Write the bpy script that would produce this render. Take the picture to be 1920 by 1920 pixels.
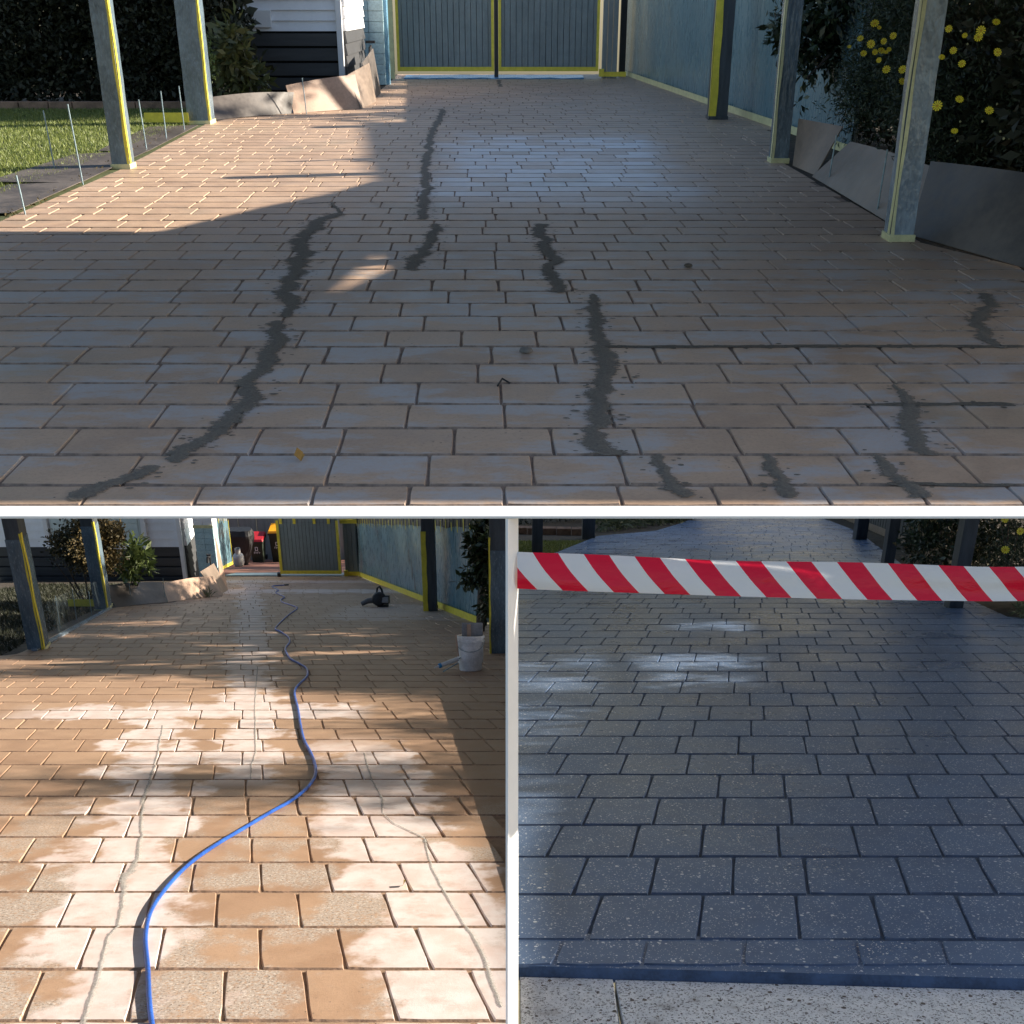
import bpy, math, random
import numpy as np
from mathutils import Vector, Matrix

for o in list(bpy.data.objects):
    bpy.data.objects.remove(o)
SC = bpy.context.scene
COL = SC.collection
RND = random.Random(7)

# ------------------------------------------------------------------ camera, sky, sun, exposure
FOC = 2100.0 / 1920.0                       # focal length in picture widths
PH = math.atan(960.0 / 2100.0)              # camera looks down by this angle
CP, SP = math.cos(PH), math.sin(PH)
cam_d = bpy.data.cameras.new('camera')
cam = bpy.data.objects.new('camera', cam_d)
COL.objects.link(cam)
cam.location = (0, 0, 1.6)
cam.rotation_euler = (math.pi / 2 - PH, 0, 0)
cam_d.sensor_width = 36.0
cam_d.lens = 36.0 * FOC
cam_d.clip_start = 0.05
cam_d.clip_end = 2000
SC.camera = cam
SC.render.resolution_x = SC.render.resolution_y = 1024

SUN_EL, SUN_AZ = math.radians(22), math.radians(12)      # azimuth: from +x turned towards +y
world = bpy.data.worlds.new('World')
SC.world = world
world.use_nodes = True
wn = world.node_tree.nodes
wl = world.node_tree.links
wn.clear()
sky = wn.new('ShaderNodeTexSky')
sky.sky_type = 'NISHITA'
sky.sun_disc = False
sky.sun_elevation = SUN_EL
sky.sun_rotation = math.pi / 2 - SUN_AZ
bg = wn.new('ShaderNodeBackground')
bg.inputs['Strength'].default_value = 0.074
wo = wn.new('ShaderNodeOutputWorld')
wl.new(sky.outputs[0], bg.inputs[0])
wl.new(bg.outputs[0], wo.inputs[0])

sun_d = bpy.data.lights.new('sun', 'SUN')
sun_d.energy = 5.0
sun_d.angle = math.radians(0.5)
sun_d.color = (1.0, 0.89, 0.74)
sun = bpy.data.objects.new('sun', sun_d)
COL.objects.link(sun)
SUN_DIR = Vector((math.cos(SUN_EL) * math.cos(SUN_AZ), math.cos(SUN_EL) * math.sin(SUN_AZ), math.sin(SUN_EL)))
sun.rotation_euler = SUN_DIR.to_track_quat('Z', 'Y').to_euler()
sun.location = (30, 8, 14)

SC.view_settings.view_transform = 'Standard'
SC.view_settings.look = 'None'
SC.view_settings.gamma = 1.0
SC.view_settings.exposure = 1.36
SC.view_settings.use_curve_mapping = False
SC.render.engine = 'CYCLES'
SC.cycles.max_bounces = 8
SC.cycles.transparent_max_bounces = 16

# ------------------------------------------------------------------ the three driveways' ground planes
# T: level upper deck (z = 0).  L, R: two ramps running down under it, left and right.
# s = metres across, d = metres along, n = metres above the surface.
PLANE = {'L': (1.95, 10.0 / 2100), 'R': (1.95, -105.0 / 2100)}
RS = 1.15                                   # the right ramp is laid out in units of 1.15 m
X = Vector((1, 0, 0))
FW = Vector((0, CP, -SP))
UP = Vector((0, SP, CP))
Z = Vector((0, 0, 1))
FR = {'T': (Vector((0, 0, 0)), Vector((0, 1, 0)), Vector((0, 0, 1)))}
for k, (a, m) in PLANE.items():
    FR[k] = (Vector((0, 0, 1.6)) - UP * (a * (RS if k == 'R' else 1)), FW - UP * m, (UP + FW * m).normalized())


def W(k, s, d, n=0.0):
    o, t, nn = FR[k]
    if k == 'R':
        s, d, n = s * RS, d * RS, n * RS
    return o + X * s + t * d + nn * n


def hz(k, x, y):
    """height of ramp k under the point x, y"""
    o, t, nn = FR[k]
    d = (y - o.y) / t.y
    return o.z + t.z * d


def G(k, x, y, dz=0.0):
    return Vector((x, y, hz(k, x, y) + dz))


# ------------------------------------------------------------------ mesh helpers
class MB:
    def __init__(self):
        self.v = []
        self.f = []

    def box(self, c, size, ax=None):
        c = Vector(c)
        ex, ey, ez = ax if ax else (X, Vector((0, 1, 0)), Z)
        b = len(self.v)
        for i in (-.5, .5):
            for j in (-.5, .5):
                for q in (-.5, .5):
                    self.v.append(c + ex * (i * size[0]) + ey * (j * size[1]) + ez * (q * size[2]))
        for q in ((0, 1, 3, 2), (4, 6, 7, 5), (0, 4, 5, 1), (2, 3, 7, 6), (0, 2, 6, 4), (1, 5, 7, 3)):
            self.f.append(tuple(b + i for i in q))
        return self

    def hexa(self, p):
        """8 points: 4 bottom then 4 top, same order"""
        b = len(self.v)
        self.v += [Vector(q) for q in p]
        for q in ((3, 2, 1, 0), (4, 5, 6, 7), (0, 1, 5, 4), (1, 2, 6, 5), (2, 3, 7, 6), (3, 0, 4, 7)):
            self.f.append(tuple(b + i for i in q))
        return self

    def plate(self, p, th):
        """4 points of a flat piece, thickened backwards"""
        p = [Vector(q) for q in p]
        n = (p[1] - p[0]).cross(p[3] - p[0]).normalized() * th
        return self.hexa([q - n for q in p] + p)

    def tube(self, pts, r, seg=8, cap=True):
        pts = [Vector(p) for p in pts]
        rr = r if isinstance(r, (list, tuple)) else [r] * len(pts)
        b = len(self.v)
        for i, p in enumerate(pts):
            d = (pts[min(i + 1, len(pts) - 1)] - pts[max(i - 1, 0)]).normalized()
            a = d.cross(Vector((0.13, 0.31, 0.94))).normalized()
            c = d.cross(a)
            for j in range(seg):
                t = 2 * math.pi * j / seg
                self.v.append(p + (a * math.cos(t) + c * math.sin(t)) * rr[i])
        for i in range(len(pts) - 1):
            for j in range(seg):
                k = (j + 1) % seg
                self.f.append((b + i * seg + j, b + i * seg + k, b + (i + 1) * seg + k, b + (i + 1) * seg + j))
        if cap:
            self.f.append(tuple(b + j for j in range(seg))[::-1])
            e = b + (len(pts) - 1) * seg
            self.f.append(tuple(e + j for j in range(seg)))
        return self

    def lathe(self, c, prof, seg=24, ax=Z):
        c = Vector(c)
        a = ax.orthogonal().normalized()
        e = ax.cross(a)
        b = len(self.v)
        for (r, h) in prof:
            for j in range(seg):
                t = 2 * math.pi * j / seg
                self.v.append(c + ax * h + (a * math.cos(t) + e * math.sin(t)) * r)
        for i in range(len(prof) - 1):
            for j in range(seg):
                k = (j + 1) % seg
                self.f.append((b + i * seg + j, b + i * seg + k, b + (i + 1) * seg + k, b + (i + 1) * seg + j))
        self.f.append(tuple(b + j for j in range(seg))[::-1])
        e2 = b + (len(prof) - 1) * seg
        self.f.append(tuple(e2 + j for j in range(seg)))
        return self

    def poly(self, pts):
        b = len(self.v)
        self.v += [Vector(p) for p in pts]
        self.f.append(tuple(range(b, b + len(pts))))
        return self

    def build(self, name, m, parent=None, smooth=False, bevel=0.0):
        org = Vector(parent.location) if parent is not None else Vector((0, 0, 0))
        me = bpy.data.meshes.new(name)
        me.from_pydata([tuple(v - org) for v in self.v], [], self.f)
        me.update()
        if smooth:
            me.shade_smooth()
        return obj(name, me, m, parent, bevel)


def obj(name, me, m, parent=None, bevel=0.0):
    if m is not None and not me.materials:
        me.materials.append(m)
    o = bpy.data.objects.new(name, me)
    COL.objects.link(o)
    if parent is not None:
        o.parent = parent
    if bevel:
        b = o.modifiers.new('bevel', 'BEVEL')
        b.width = bevel
        b.segments = 2
        b.limit_method = 'ANGLE'
    return o


def thing(name, label, cat, loc, group=None):
    o = bpy.data.objects.new(name, None)
    o.empty_display_size = 0.2
    COL.objects.link(o)
    o.location = loc
    return tag(o, label, cat, group)


def tag(o, label, cat, group=None):
    o['label'] = label
    o['category'] = cat
    if group:
        o['group'] = group
    return o


def struct(o):
    o['kind'] = 'structure'
    return o


def stuff(o, label=None, cat=None):
    o['kind'] = 'stuff'
    if label:
        o['label'] = label
        o['category'] = cat
    return o


# ------------------------------------------------------------------ materials
class NT:
    def __init__(self, name):
        self.m = bpy.data.materials.new(name)
        self.m.use_nodes = True
        self.t = self.m.node_tree
        self.t.nodes.clear()
        self.out = self.n('ShaderNodeOutputMaterial')
        self.p = self.n('ShaderNodeBsdfPrincipled')
        self.l(self.p.outputs[0], self.out.inputs[0])

    def n(self, typ, **kw):
        x = self.t.nodes.new(typ)
        for k, v in kw.items():
            setattr(x, k, v)
        return x

    def l(self, a, b):
        self.t.links.new(a, b)

    def put(self, sock, v):
        if hasattr(v, 'is_output'):
            self.l(v, sock)
        else:
            if hasattr(sock.default_value, '__len__') and len(sock.default_value) == 4 and len(v) == 3:
                v = (*v, 1)
            sock.default_value = v

    def math(self, op, a, b=None, c=None, clamp=False):
        x = self.n('ShaderNodeMath', operation=op, use_clamp=clamp)
        self.put(x.inputs[0], a)
        if b is not None:
            self.put(x.inputs[1], b)
        if c is not None:
            self.put(x.inputs[2], c)
        return x.outputs[0]

    def ramp(self, v, lo, hi, a=0.0, b=1.0):
        x = self.n('ShaderNodeMapRange', interpolation_type='SMOOTHSTEP')
        self.put(x.inputs[0], v)
        x.inputs[1].default_value = lo
        x.inputs[2].default_value = hi
        x.inputs[3].default_value = a
        x.inputs[4].default_value = b
        return x.outputs[0]

    def mix(self, f, a, b):
        x = self.n('ShaderNodeMix', data_type='RGBA')
        self.put(x.inputs[0], f)
        self.put(x.inputs[6], a)
        self.put(x.inputs[7], b)
        return x.outputs[2]

    def co(self, ref=None):
        x = self.n('ShaderNodeTexCoord')
        if ref is not None:
            x.object = ref
        return x.outputs['Object']

    def scale(self, v, s):
        x = self.n('ShaderNodeMapping')
        self.l(v, x.inputs[0])
        x.inputs['Scale'].default_value = s
        return x.outputs[0]

    def noise(self, v, sc, det=4, rough=.55):
        x = self.n('ShaderNodeTexNoise')
        self.l(v, x.inputs['Vector'])
        x.inputs['Scale'].default_value = sc
        x.inputs['Detail'].default_value = det
        x.inputs['Roughness'].default_value = rough
        return x.outputs[0]

    def voro(self, v, sc, feature='F1'):
        x = self.n('ShaderNodeTexVoronoi', feature=feature)
        self.l(v, x.inputs['Vector'])
        x.inputs['Scale'].default_value = sc
        return x.outputs

    def bump(self, h, strength, dist):
        x = self.n('ShaderNodeBump')
        x.inputs['Strength'].default_value = strength
        x.inputs['Distance'].default_value = dist
        self.l(h, x.inputs['Height'])
        self.l(x.outputs[0], self.p.inputs['Normal'])


def mat(name, col, rough=.6, var=.25, sc=4.0, bump=.0, bsc=40.0, dist=.004, spec=.5, metal=0.0, stretch=(1, 1, 1)):
    t = NT(name)
    c = t.scale(t.co(), stretch)
    n1 = t.noise(c, sc, 5)
    n2 = t.noise(c, sc * 9, 4)
    f = t.math('ADD', t.math('MULTIPLY', n1, .65), t.math('MULTIPLY', n2, .35))
    f = t.ramp(f, .32, .68)
    lo = tuple(v * (1 - var) for v in col)
    hi = tuple(min(1, v * (1 + var)) for v in col)
    t.l(t.mix(f, lo, hi), t.p.inputs['Base Color'])
    t.put(t.p.inputs['Roughness'], t.ramp(n2, .2, .8, max(.03, rough - .1), min(1, rough + .1)))
    t.p.inputs['Metallic'].default_value = metal
    t.p.inputs['Specular IOR Level'].default_value = spec
    if bump:
        t.bump(t.noise(c, bsc, 4), bump, dist)
    return t.m


def leaf_mat(name, a, b, rough=.45, trans=.25):
    t = NT(name)
    g = t.n('ShaderNodeNewGeometry')
    r = t.ramp(g.outputs['Random Per Island'], 0, 1)
    n1 = t.noise(t.co(), 2.5, 3)
    f = t.math('ADD', t.math('MULTIPLY', r, .6), t.math('MULTIPLY', n1, .5), clamp=True)
    colr = t.mix(f, a, b)
    t.l(colr, t.p.inputs['Base Color'])
    t.p.inputs['Roughness'].default_value = rough
    tr = t.n('ShaderNodeBsdfTranslucent')
    t.l(colr, tr.inputs[0])
    mx = t.n('ShaderNodeMixShader')
    mx.inputs[0].default_value = trans
    t.l(t.p.outputs[0], mx.inputs[1])
    t.l(tr.outputs[0], mx.inputs[2])
    t.l(mx.outputs[0], t.out.inputs[0])
    return t.m


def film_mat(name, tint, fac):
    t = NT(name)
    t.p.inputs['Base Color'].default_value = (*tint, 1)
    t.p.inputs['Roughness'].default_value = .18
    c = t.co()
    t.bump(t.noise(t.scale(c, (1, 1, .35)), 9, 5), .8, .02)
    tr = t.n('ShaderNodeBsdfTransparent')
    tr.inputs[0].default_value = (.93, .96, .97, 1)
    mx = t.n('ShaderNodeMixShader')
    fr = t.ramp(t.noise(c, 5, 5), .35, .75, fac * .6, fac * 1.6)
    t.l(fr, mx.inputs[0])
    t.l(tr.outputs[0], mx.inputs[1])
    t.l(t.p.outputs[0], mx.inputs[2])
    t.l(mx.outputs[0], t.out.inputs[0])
    return t.m


M = {}
M['white_steel'] = mat('white_steel', (.86, .86, .86), .4, .03)
M['post'] = mat('post_paint', (.055, .065, .075), .55, .3, 3, .3, 30, stretch=(4, 4, .6))
M['wrap'] = mat('post_film', (.12, .165, .20), .22, .3, 5, 1.0, 16, .012, .7, stretch=(1, 1, .35))
M['wrap_pale'] = mat('pale_film', (.22, .28, .34), .2, .3, 5, 1.0, 18, .014, .8, stretch=(1, 1, .4))
M['tape'] = mat('yellow_masking_tape', (.72, .60, .06), .5, .14, 9, .3, 60)
M['tape_cream'] = mat('cream_masking_tape', (.62, .60, .34), .5, .14, 9, .3, 60)
M['teal'] = mat('teal_plastic_sheet', (.12, .215, .26), .3, .10, 1.6, .4, 6, .02, .5, stretch=(1, 1, .22))
M['teal_pale'] = mat('pale_blue_plastic', (.42, .60, .64), .3, .14, 3, .6, 12, .01, .6)
M['blue_sheet'] = mat('blue_ground_sheet', (.08, .25, .48), .3, .25, 6, .8, 14, .01)
M['rib'] = mat('gate_steel', (.20, .23, .235), .45, .15, 3, .1, 30, stretch=(2, 2, .4))
M['film'] = film_mat('clear_film', (.55, .62, .66), .10)
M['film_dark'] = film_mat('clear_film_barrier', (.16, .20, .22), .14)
M['black'] = mat('black_rubber', (.018, .018, .02), .5, .3)
M['stake'] = mat('stake_steel', (.24, .33, .38), .4, .3, 20, metal=.3)
M['masonite'] = mat('hardboard', (.20, .15, .115), .5, .3, 2.2, .15, 60, stretch=(1, 1, 1))
M['masonite_dark'] = mat('dark_hardboard', (.10, .085, .075), .5, .4, 1.6, .15, 60)
M['masonite_red'] = mat('pale_hardboard', (.36, .24, .17), .5, .25, 3, .15, 60)
M['lawn'] = mat('lawn_soil', (.07, .085, .03), .9, .4, 5, .5, 40, .01)
M['grass'] = leaf_mat('grass_blade', (.10, .15, .03), (.24, .27, .07), .5)
M['soil'] = mat('garden_soil', (.055, .042, .03), .95, .5, 6, .8, 40, .02)
M['white_wall'] = mat('white_weatherboard', (.84, .84, .86), .5, .05, 2)
M['frame_white'] = mat('window_frame_paint', (.80, .80, .81), .4, .03)
M['shutter'] = mat('shutter_paint', (.58, .66, .64), .4, .05)
M['grey_board'] = mat('charcoal_board', (.052, .054, .058), .55, .2, 3, .3, 30, stretch=(.4, 4, 4))
M['void'] = mat('dark_cavity', (.006, .006, .006), .9, .1)
M['edging'] = mat('edging_brick', (.24, .15, .10), .85, .35, 6, .6, 40, .006)
M['petal'] = mat('yellow_petal', (.88, .74, .04), .5, .1)
M['petal_eye'] = mat('flower_eye', (.55, .34, .02), .7, .1)
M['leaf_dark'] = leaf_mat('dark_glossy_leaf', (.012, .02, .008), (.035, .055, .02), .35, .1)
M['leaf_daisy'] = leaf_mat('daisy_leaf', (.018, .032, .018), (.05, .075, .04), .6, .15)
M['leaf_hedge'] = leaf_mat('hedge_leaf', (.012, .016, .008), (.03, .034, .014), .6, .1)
M['leaf_bright'] = leaf_mat('bright_leaf', (.07, .11, .03), (.22, .28, .09), .4, .3)
M['leaf_olive'] = leaf_mat('olive_leaf', (.04, .05, .018), (.14, .15, .05), .4, .25)
M['leaf_rust'] = leaf_mat('rusty_shrub_leaf', (.05, .045, .015), (.16, .11, .04), .6, .2)
M['leaf_strap'] = leaf_mat('strap_leaf', (.05, .075, .03), (.17, .20, .10), .5, .2)
M['bark'] = mat('bark', (.08, .06, .045), .9, .4, 8, .8, 40, .01)
M['bud'] = mat('flower_bud', (.45, .45, .25), .7, .1)

# ------------------------------------------------------------------ driveways
def edge(tab, d):
    for (a, va), (b, vb) in zip(tab, tab[1:]):
        if d <= b:
            return va + (vb - va) * (d - a) / (b - a)
    return tab[-1][1]


EDG = {
    'T': ([(3.4, -4.07), (12, -4.07), (17, -4.36), (18.2, -3.95), (18.6, -3.35), (20, -2.5), (24.7, -2.6), (30, -2.75)],
          [(3.4, 2.45), (5.5, 3.0), (7.4, 3.35), (8.2, 2.97), (12.6, 2.93), (16.4, 3.62), (19.8, 3.36), (28.9, 2.63)]),
    'L': ([(3.4, -2.4), (15.5, -7.4), (16, -7.05), (23.8, -8.65), (25, -8.4), (25.6, -7.75), (28, -8.0), (31.5, -8.7), (35.6, -9.5), (37.4, -9.8)],
          [(3.4, -.012), (20.3, -.012), (20.4, -.48), (37.4, -5.2)]),
    'R': ([(3.9, .012), (20.4, .012), (22.75, .92), (27.3, 2.08), (29.25, 3.76), (32.8, 5.0), (35.6, 5.8), (46, 7.7)],
          [(3.9, 2.2), (13.2, 6.45), (13.5, 6.0), (15.45, 6.25), (19.8, 6.95), (29, 8.95), (35, 9.75), (46, 11.5)]),
}
ROWS = {'T': (3.552, .2978, 28.4, -.028, .183), 'L': (4.833 - .4996 * 2, .4996, 36.9, -.2348, None), 'R': (4.285, .469, 44.0, .212, .23)}
JOINT = .006


def base_sheet(k, name, mtl, d0, d1, step=.5, drop=.009):
    """the bed of a driveway: joints and mortar under the bricks"""
    o, t, nn = FR[k]
    vs, fs = [], []
    n = int((d1 - d0) / step) + 1
    ln = t.length
    for i in range(n + 1):
        d = d0 + (d1 - d0) * i / n
        a, b = edge(EDG[k][0], d), edge(EDG[k][1], d)
        vs += [(a, d * ln, -drop), (b, d * ln, -drop)]
        if i:
            q = 2 * i
            fs.append((q - 2, q - 1, q + 1, q))
    me = bpy.data.meshes.new(name)
    me.from_pydata(vs, [], fs)
    ob = obj(name, me, mtl)
    ob.matrix_world = Matrix((
        (1, 0, 0, o.x), (0, t.y / ln, nn.y, o.y), (0, t.z / ln, nn.z, o.z), (0, 0, 0, 1)))
    if k == 'R':
        ob.matrix_world = ob.matrix_world @ Matrix.Diagonal((RS, RS, RS, 1))
    return struct(ob)


def brick_outline(w, h, skew, rnd, gj):
    """irregular hand-stamped outline: 14 points, wider course joints than cross joints"""
    gx, gy = gj * .6, gj * 1.5
    pts = []
    long = (.06, .3, .52, .74, .94)
    side = (.28, .72)
    for u in long:
        pts.append((u * w, gy * rnd.uniform(.5, 1.25) + (gy * .8 if u in (.06, .94) and rnd.random() < .5 else 0)))
    for v in side:
        pts.append((w - gx * rnd.uniform(.4, 1.7), v * h))
    for u in reversed(long):
        pts.append((u * w, h - gy * rnd.uniform(.5, 1.25)))
    for v in reversed(side):
        pts.append((gx * rnd.uniform(.4, 1.7), v * h))
    # pull the corners out to the joint
    pts[0] = (gx * rnd.uniform(1.2, 3), pts[0][1])
    pts[4] = (w - gx * rnd.uniform(1.2, 3), pts[4][1])
    pts[7] = (w - gx * rnd.uniform(1.2, 3), pts[7][1])
    pts[11] = (gx * rnd.uniform(1.2, 3), pts[11][1])
    return [(a - w / 2 + (b - h / 2) * skew, b - h / 2) for a, b in pts]


def brick_geo(w, h, skew, rnd, gj):
    o = brick_outline(w, h, skew, rnd, gj)
    n = len(o)
    vs = [(a * (1 - .011 / w), b * (1 - .016 / h), 0.0) for a, b in o]
    vs += [(a, b, -.011) for a, b in o]
    fs = [tuple(range(n))]
    for i in range(n):
        j = (i + 1) % n
        fs.append((i, n + i, n + j, j))
    return vs, fs


def clip_s(k, vs, loc, ln):
    """trim a brick at the driveway's edge"""
    out = []
    for (x, y, z) in vs:
        d = (y + loc[1]) / ln
        lo, hi = edge(EDG[k][0], d) + .004, edge(EDG[k][1], d) - .004
        out.append((min(max(x + loc[0], lo), hi) - loc[0], y, z))
    return out


def grime(me, mtl, jm):
    """course joints hold dirt: long edges of each brick take the joint material"""
    me.materials.append(mtl)
    me.materials.append(jm)
    per = 15
    for i, p in enumerate(me.polygons):
        q = i % per
        p.material_index = 1 if q in (1, 2, 3, 4, 8, 9, 10, 11) else 0


def lay_bricks(k, drive, mtl, jm, wide=(), n_obj=300):
    d0, full, d1, skew, first = ROWS[k]
    rnd = random.Random({'T': 11, 'L': 23, 'R': 37}[k])
    ln = FR[k][1].length
    cache = {}
    cnt = 0
    jv, jf = [], []
    row = 0
    d = d0
    while d < d1:
        step = first if (first and row == 0) else full
        dm = d + step / 2
        a, b = edge(EDG[k][0], dm) + .015, edge(EDG[k][1], dm) - .015
        ph = rnd.uniform(.35, .65) * .375 * (row % 2) + rnd.uniform(-.04, .04)
        s = math.floor((a - skew * dm - ph) / .39) * .39 + ph + skew * dm
        stub = False
        gd = (.0045 if k == 'T' else JOINT) * (1.8 if row in wide else 1.0)
        while s < b:
            w = rnd.choice((.34, .37, .39, .41, .45))
            s0, s1 = max(s, a), min(s + w, b)
            s += w
            if s1 - s0 < .07 and s0 == a:
                stub = True
                continue
            if stub:
                s0, stub = a, False
            ww = round(s1 - s0, 2)
            if ww < .07:
                continue
            lim = .457 * (dm * 1.02 + .5) + .35
            mid = (s0 + s1) / 2
            if k == 'T':
                lim = .457 * (dm * CP + 1.6 * SP) + .9
            if abs(mid) > lim + .5:
                continue
            cut = s0 == a or s1 == b
            if cut:
                s0, s1 = (s0 - .2 if s0 == a else s0), (s1 + .2 if s1 == b else s1)
                ww, mid = s1 - s0, (s0 + s1) / 2
            loc = (mid, dm * ln, rnd.uniform(-.0012, .0012))
            key = (ww, row in wide, step, rnd.randrange(4))
            if cnt < n_obj and abs(mid) < lim - .3 and dm > {'T': 3.5, 'L': 4.0, 'R': 4.2}[k]:
                if cut:
                    key = (row, round(mid, 3), 'cut')
                if key not in cache:
                    vs, fs = brick_geo(ww, step * ln, skew / ln, rnd, gd)
                    if cut:
                        vs = clip_s(k, vs, loc, ln)
                    me = bpy.data.meshes.new('brick')
                    me.from_pydata(vs, [], fs)
                    grime(me, mtl, jm)
                    cache[key] = me
                ob = bpy.data.objects.new('brick', cache[key])
                COL.objects.link(ob)
                ob.parent = drive
                ob.location = loc
                ob.rotation_euler = (rnd.uniform(-.004, .004), rnd.uniform(-.004, .004), 0)
                cnt += 1
            else:
                vs, fs = brick_geo(ww, step * ln, skew / ln, rnd, gd)
                if cut:
                    vs = clip_s(k, vs, loc, ln)
                bb = len(jv)
                jv += [(x + loc[0], y + loc[1], z + loc[2]) for x, y, z in vs]
                jf += [tuple(bb + i for i in q) for q in fs]
        d += step
        row += 1
    me = bpy.data.meshes.new('bricks')
    me.from_pydata(jv, [], jf)
    grime(me, mtl, jm)
    ob = obj('bricks', me, mtl, drive)
    ob['kind'] = 'stuff'


def paving_mat(name, ref, kind):
    t = NT(name)
    c = t.co(ref)
    sx = t.n('ShaderNodeSeparateXYZ')
    t.l(c, sx.inputs[0])
    S, D = sx.outputs[0], sx.outputs[1]
    big = t.noise(c, 1.1, 5)
    mid = t.noise(c, 6.0, 5, .6)
    fine = t.noise(c, 55.0, 4, .7)
    grit = t.noise(c, 190.0, 3, .7)
    oi = t.n('ShaderNodeObjectInfo')
    gi = t.n('ShaderNodeNewGeometry')
    rb = t.math('FRACT', t.math('ADD', oi.outputs['Random'], gi.outputs['Random Per Island']))
    if kind in ('T', 'L'):
        f = t.math('ADD', t.math('MULTIPLY', big, .5), t.math('MULTIPLY', mid, .5))
        f = t.math('ADD', f, t.math('MULTIPLY', t.math('SUBTRACT', rb, .5), .1 if kind == 'T' else .2))
        if kind == 'T':
            col = t.mix(t.ramp(f, .3, .7), (.41, .275, .19), (.575, .40, .275))
        else:
            col = t.mix(t.ramp(f, .3, .7), (.31, .19, .122), (.405, .265, .175))
        col = t.mix(t.ramp(fine, .45, .75, 0, .35), col, (.22, .15, .11))
        col = t.mix(t.ramp(grit, .55, .8, 0, .35), col, (.62, .52, .44))
        # dark pits
        pv = t.voro(c, 26)
        pit = t.math('MULTIPLY', t.ramp(pv[0], .10, .16, 1, 0), t.ramp(t.noise(c, 2.2, 3), .55, .68))
        col = t.mix(t.math('MULTIPLY', pit, .7), col, (.05, .045, .04))
    if kind == 'T':
        hz1 = t.noise(t.scale(c, (1.6, 3.4, 1)), 1.0, 6, .68)
        near = t.ramp(D, 6.5, 9.0, 1, 0)
        mask = t.math('MULTIPLY', t.ramp(hz1, .46, .60), t.math('MULTIPLY_ADD', near, .8, .1))
        mask = t.math('MULTIPLY', mask, t.ramp(t.noise(c, 40, 4, .75), .25, .6, .45, 1))
        # bluish sky sheen painted into the brick colour, middle of the far part
        bx = t.math('ABSOLUTE', t.math('SUBTRACT', S, .45))
        by = t.math('ABSOLUTE', t.math('SUBTRACT', D, 12.6))
        sky_sheen = t.math('MULTIPLY', t.ramp(t.math('ADD', bx, t.math('MULTIPLY', big, 1.4)), 1.5, 2.3, 1, 0),
                      t.ramp(t.math('ADD', by, t.math('MULTIPLY', big, 2.0)), 2.6, 4.4, 1, 0))
        sky_sheen = t.math('MULTIPLY', sky_sheen, t.ramp(t.math('ADD', t.math('MULTIPLY', mid, .6), t.math('MULTIPLY', rb, .4)), .28, .6, .35, 1))
        col = t.mix(t.math('MULTIPLY', mask, .85), col, (.44, .44, .455))
        col = t.mix(t.math('MULTIPLY', sky_sheen, .85), col, (.62, .62, .66))
        # old green-grey film
        gm = t.math('MULTIPLY', t.ramp(t.noise(c, .7, 3), .55, .7), .25)
        col = t.mix(gm, col, (.20, .21, .16))
        rough = t.math('SUBTRACT', t.ramp(mid, .3, .7, .45, .62), t.math('MULTIPLY', sky_sheen, .1))
    elif kind == 'L':
        wob = t.noise(t.scale(c, (2.2, 1.8, 1)), 1.0, 5, .6)
        wob2 = t.noise(c, 7, 4, .6)
        wn_ = t.math('ADD', t.math('MULTIPLY', t.math('SUBTRACT', wob, .5), 1.1), t.math('MULTIPLY', t.math('SUBTRACT', wob2, .5), .35))
        wn_ = t.math('ADD', wn_, t.math('MULTIPLY', t.math('SUBTRACT', rb, .5), .2))

        def line(a, b, w, lo, hi):
            e = t.math('ABSOLUTE', t.math('SUBTRACT', S, t.math('MULTIPLY_ADD', D, b, a)))
            e = t.math('ADD', e, wn_)
            q = t.ramp(e, w - .10, w + .06, 1, 0)
            return t.math('MULTIPLY', q, t.math('MULTIPLY', t.ramp(D, lo - .3, lo + .1), t.ramp(D, hi - .6, hi + .6, 1, 0)))
        m1 = line(-.47, -.27, .31, 3, 11.6)
        m2 = t.math('MULTIPLY', line(.0, -.2335, .28, 8.3, 33), t.ramp(D, 11, 16, 1, .6))
        m3 = line(.85, -.2246, .36, 3, 9.6)
        e = t.math('ADD', t.math('ABSOLUTE', t.math('SUBTRACT', D, 11.2)), t.math('MULTIPLY', wn_, 1.1))
        m4 = t.math('MULTIPLY', t.ramp(e, .3, .5, 1, 0), t.math('MULTIPLY', t.ramp(S, -5.2, -4.4), t.ramp(S, -1.7, -1.3, 1, 0)))
        m5 = t.math('MULTIPLY', t.ramp(t.math('ADD', t.math('ABSOLUTE', t.math('SUBTRACT', D, 29.6)), t.math('MULTIPLY', wn_, 2)), .4, 1.0, 1, 0), .8)
        m6 = t.math('MULTIPLY', t.ramp(t.math('ADD', t.math('ABSOLUTE', t.math('SUBTRACT', D, 34)), t.math('MULTIPLY', wn_, 2)), .3, .9, 1, 0), .6)
        m7 = t.math('MULTIPLY', t.ramp(t.math('ADD', t.math('ABSOLUTE', t.math('SUBTRACT', D, 23)), t.math('MULTIPLY', wn_, 5)), 1.2, 2.2, 1, 0), t.math('MULTIPLY', t.ramp(S, -4.0, -3.2), .45))
        mk = m1
        for q in (m2, m3, m4, m5, m6, m7):
            mk = t.math('MAXIMUM', mk, q)
        # bare aggregate where the surface has worn away
        ag = t.math('MULTIPLY', t.ramp(t.noise(t.scale(c, (1.5, 1.2, 1)), 1.2, 5, .6), .45, .56), t.ramp(D, 5.8, 9.0, 1, 0))
        ag = t.math('MULTIPLY', ag, t.ramp(fine, .36, .5))
        av = t.voro(c, 60)
        agc = t.mix(t.ramp(av[0], .1, .5), (.62, .56, .50), (.40, .35, .31))
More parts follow.
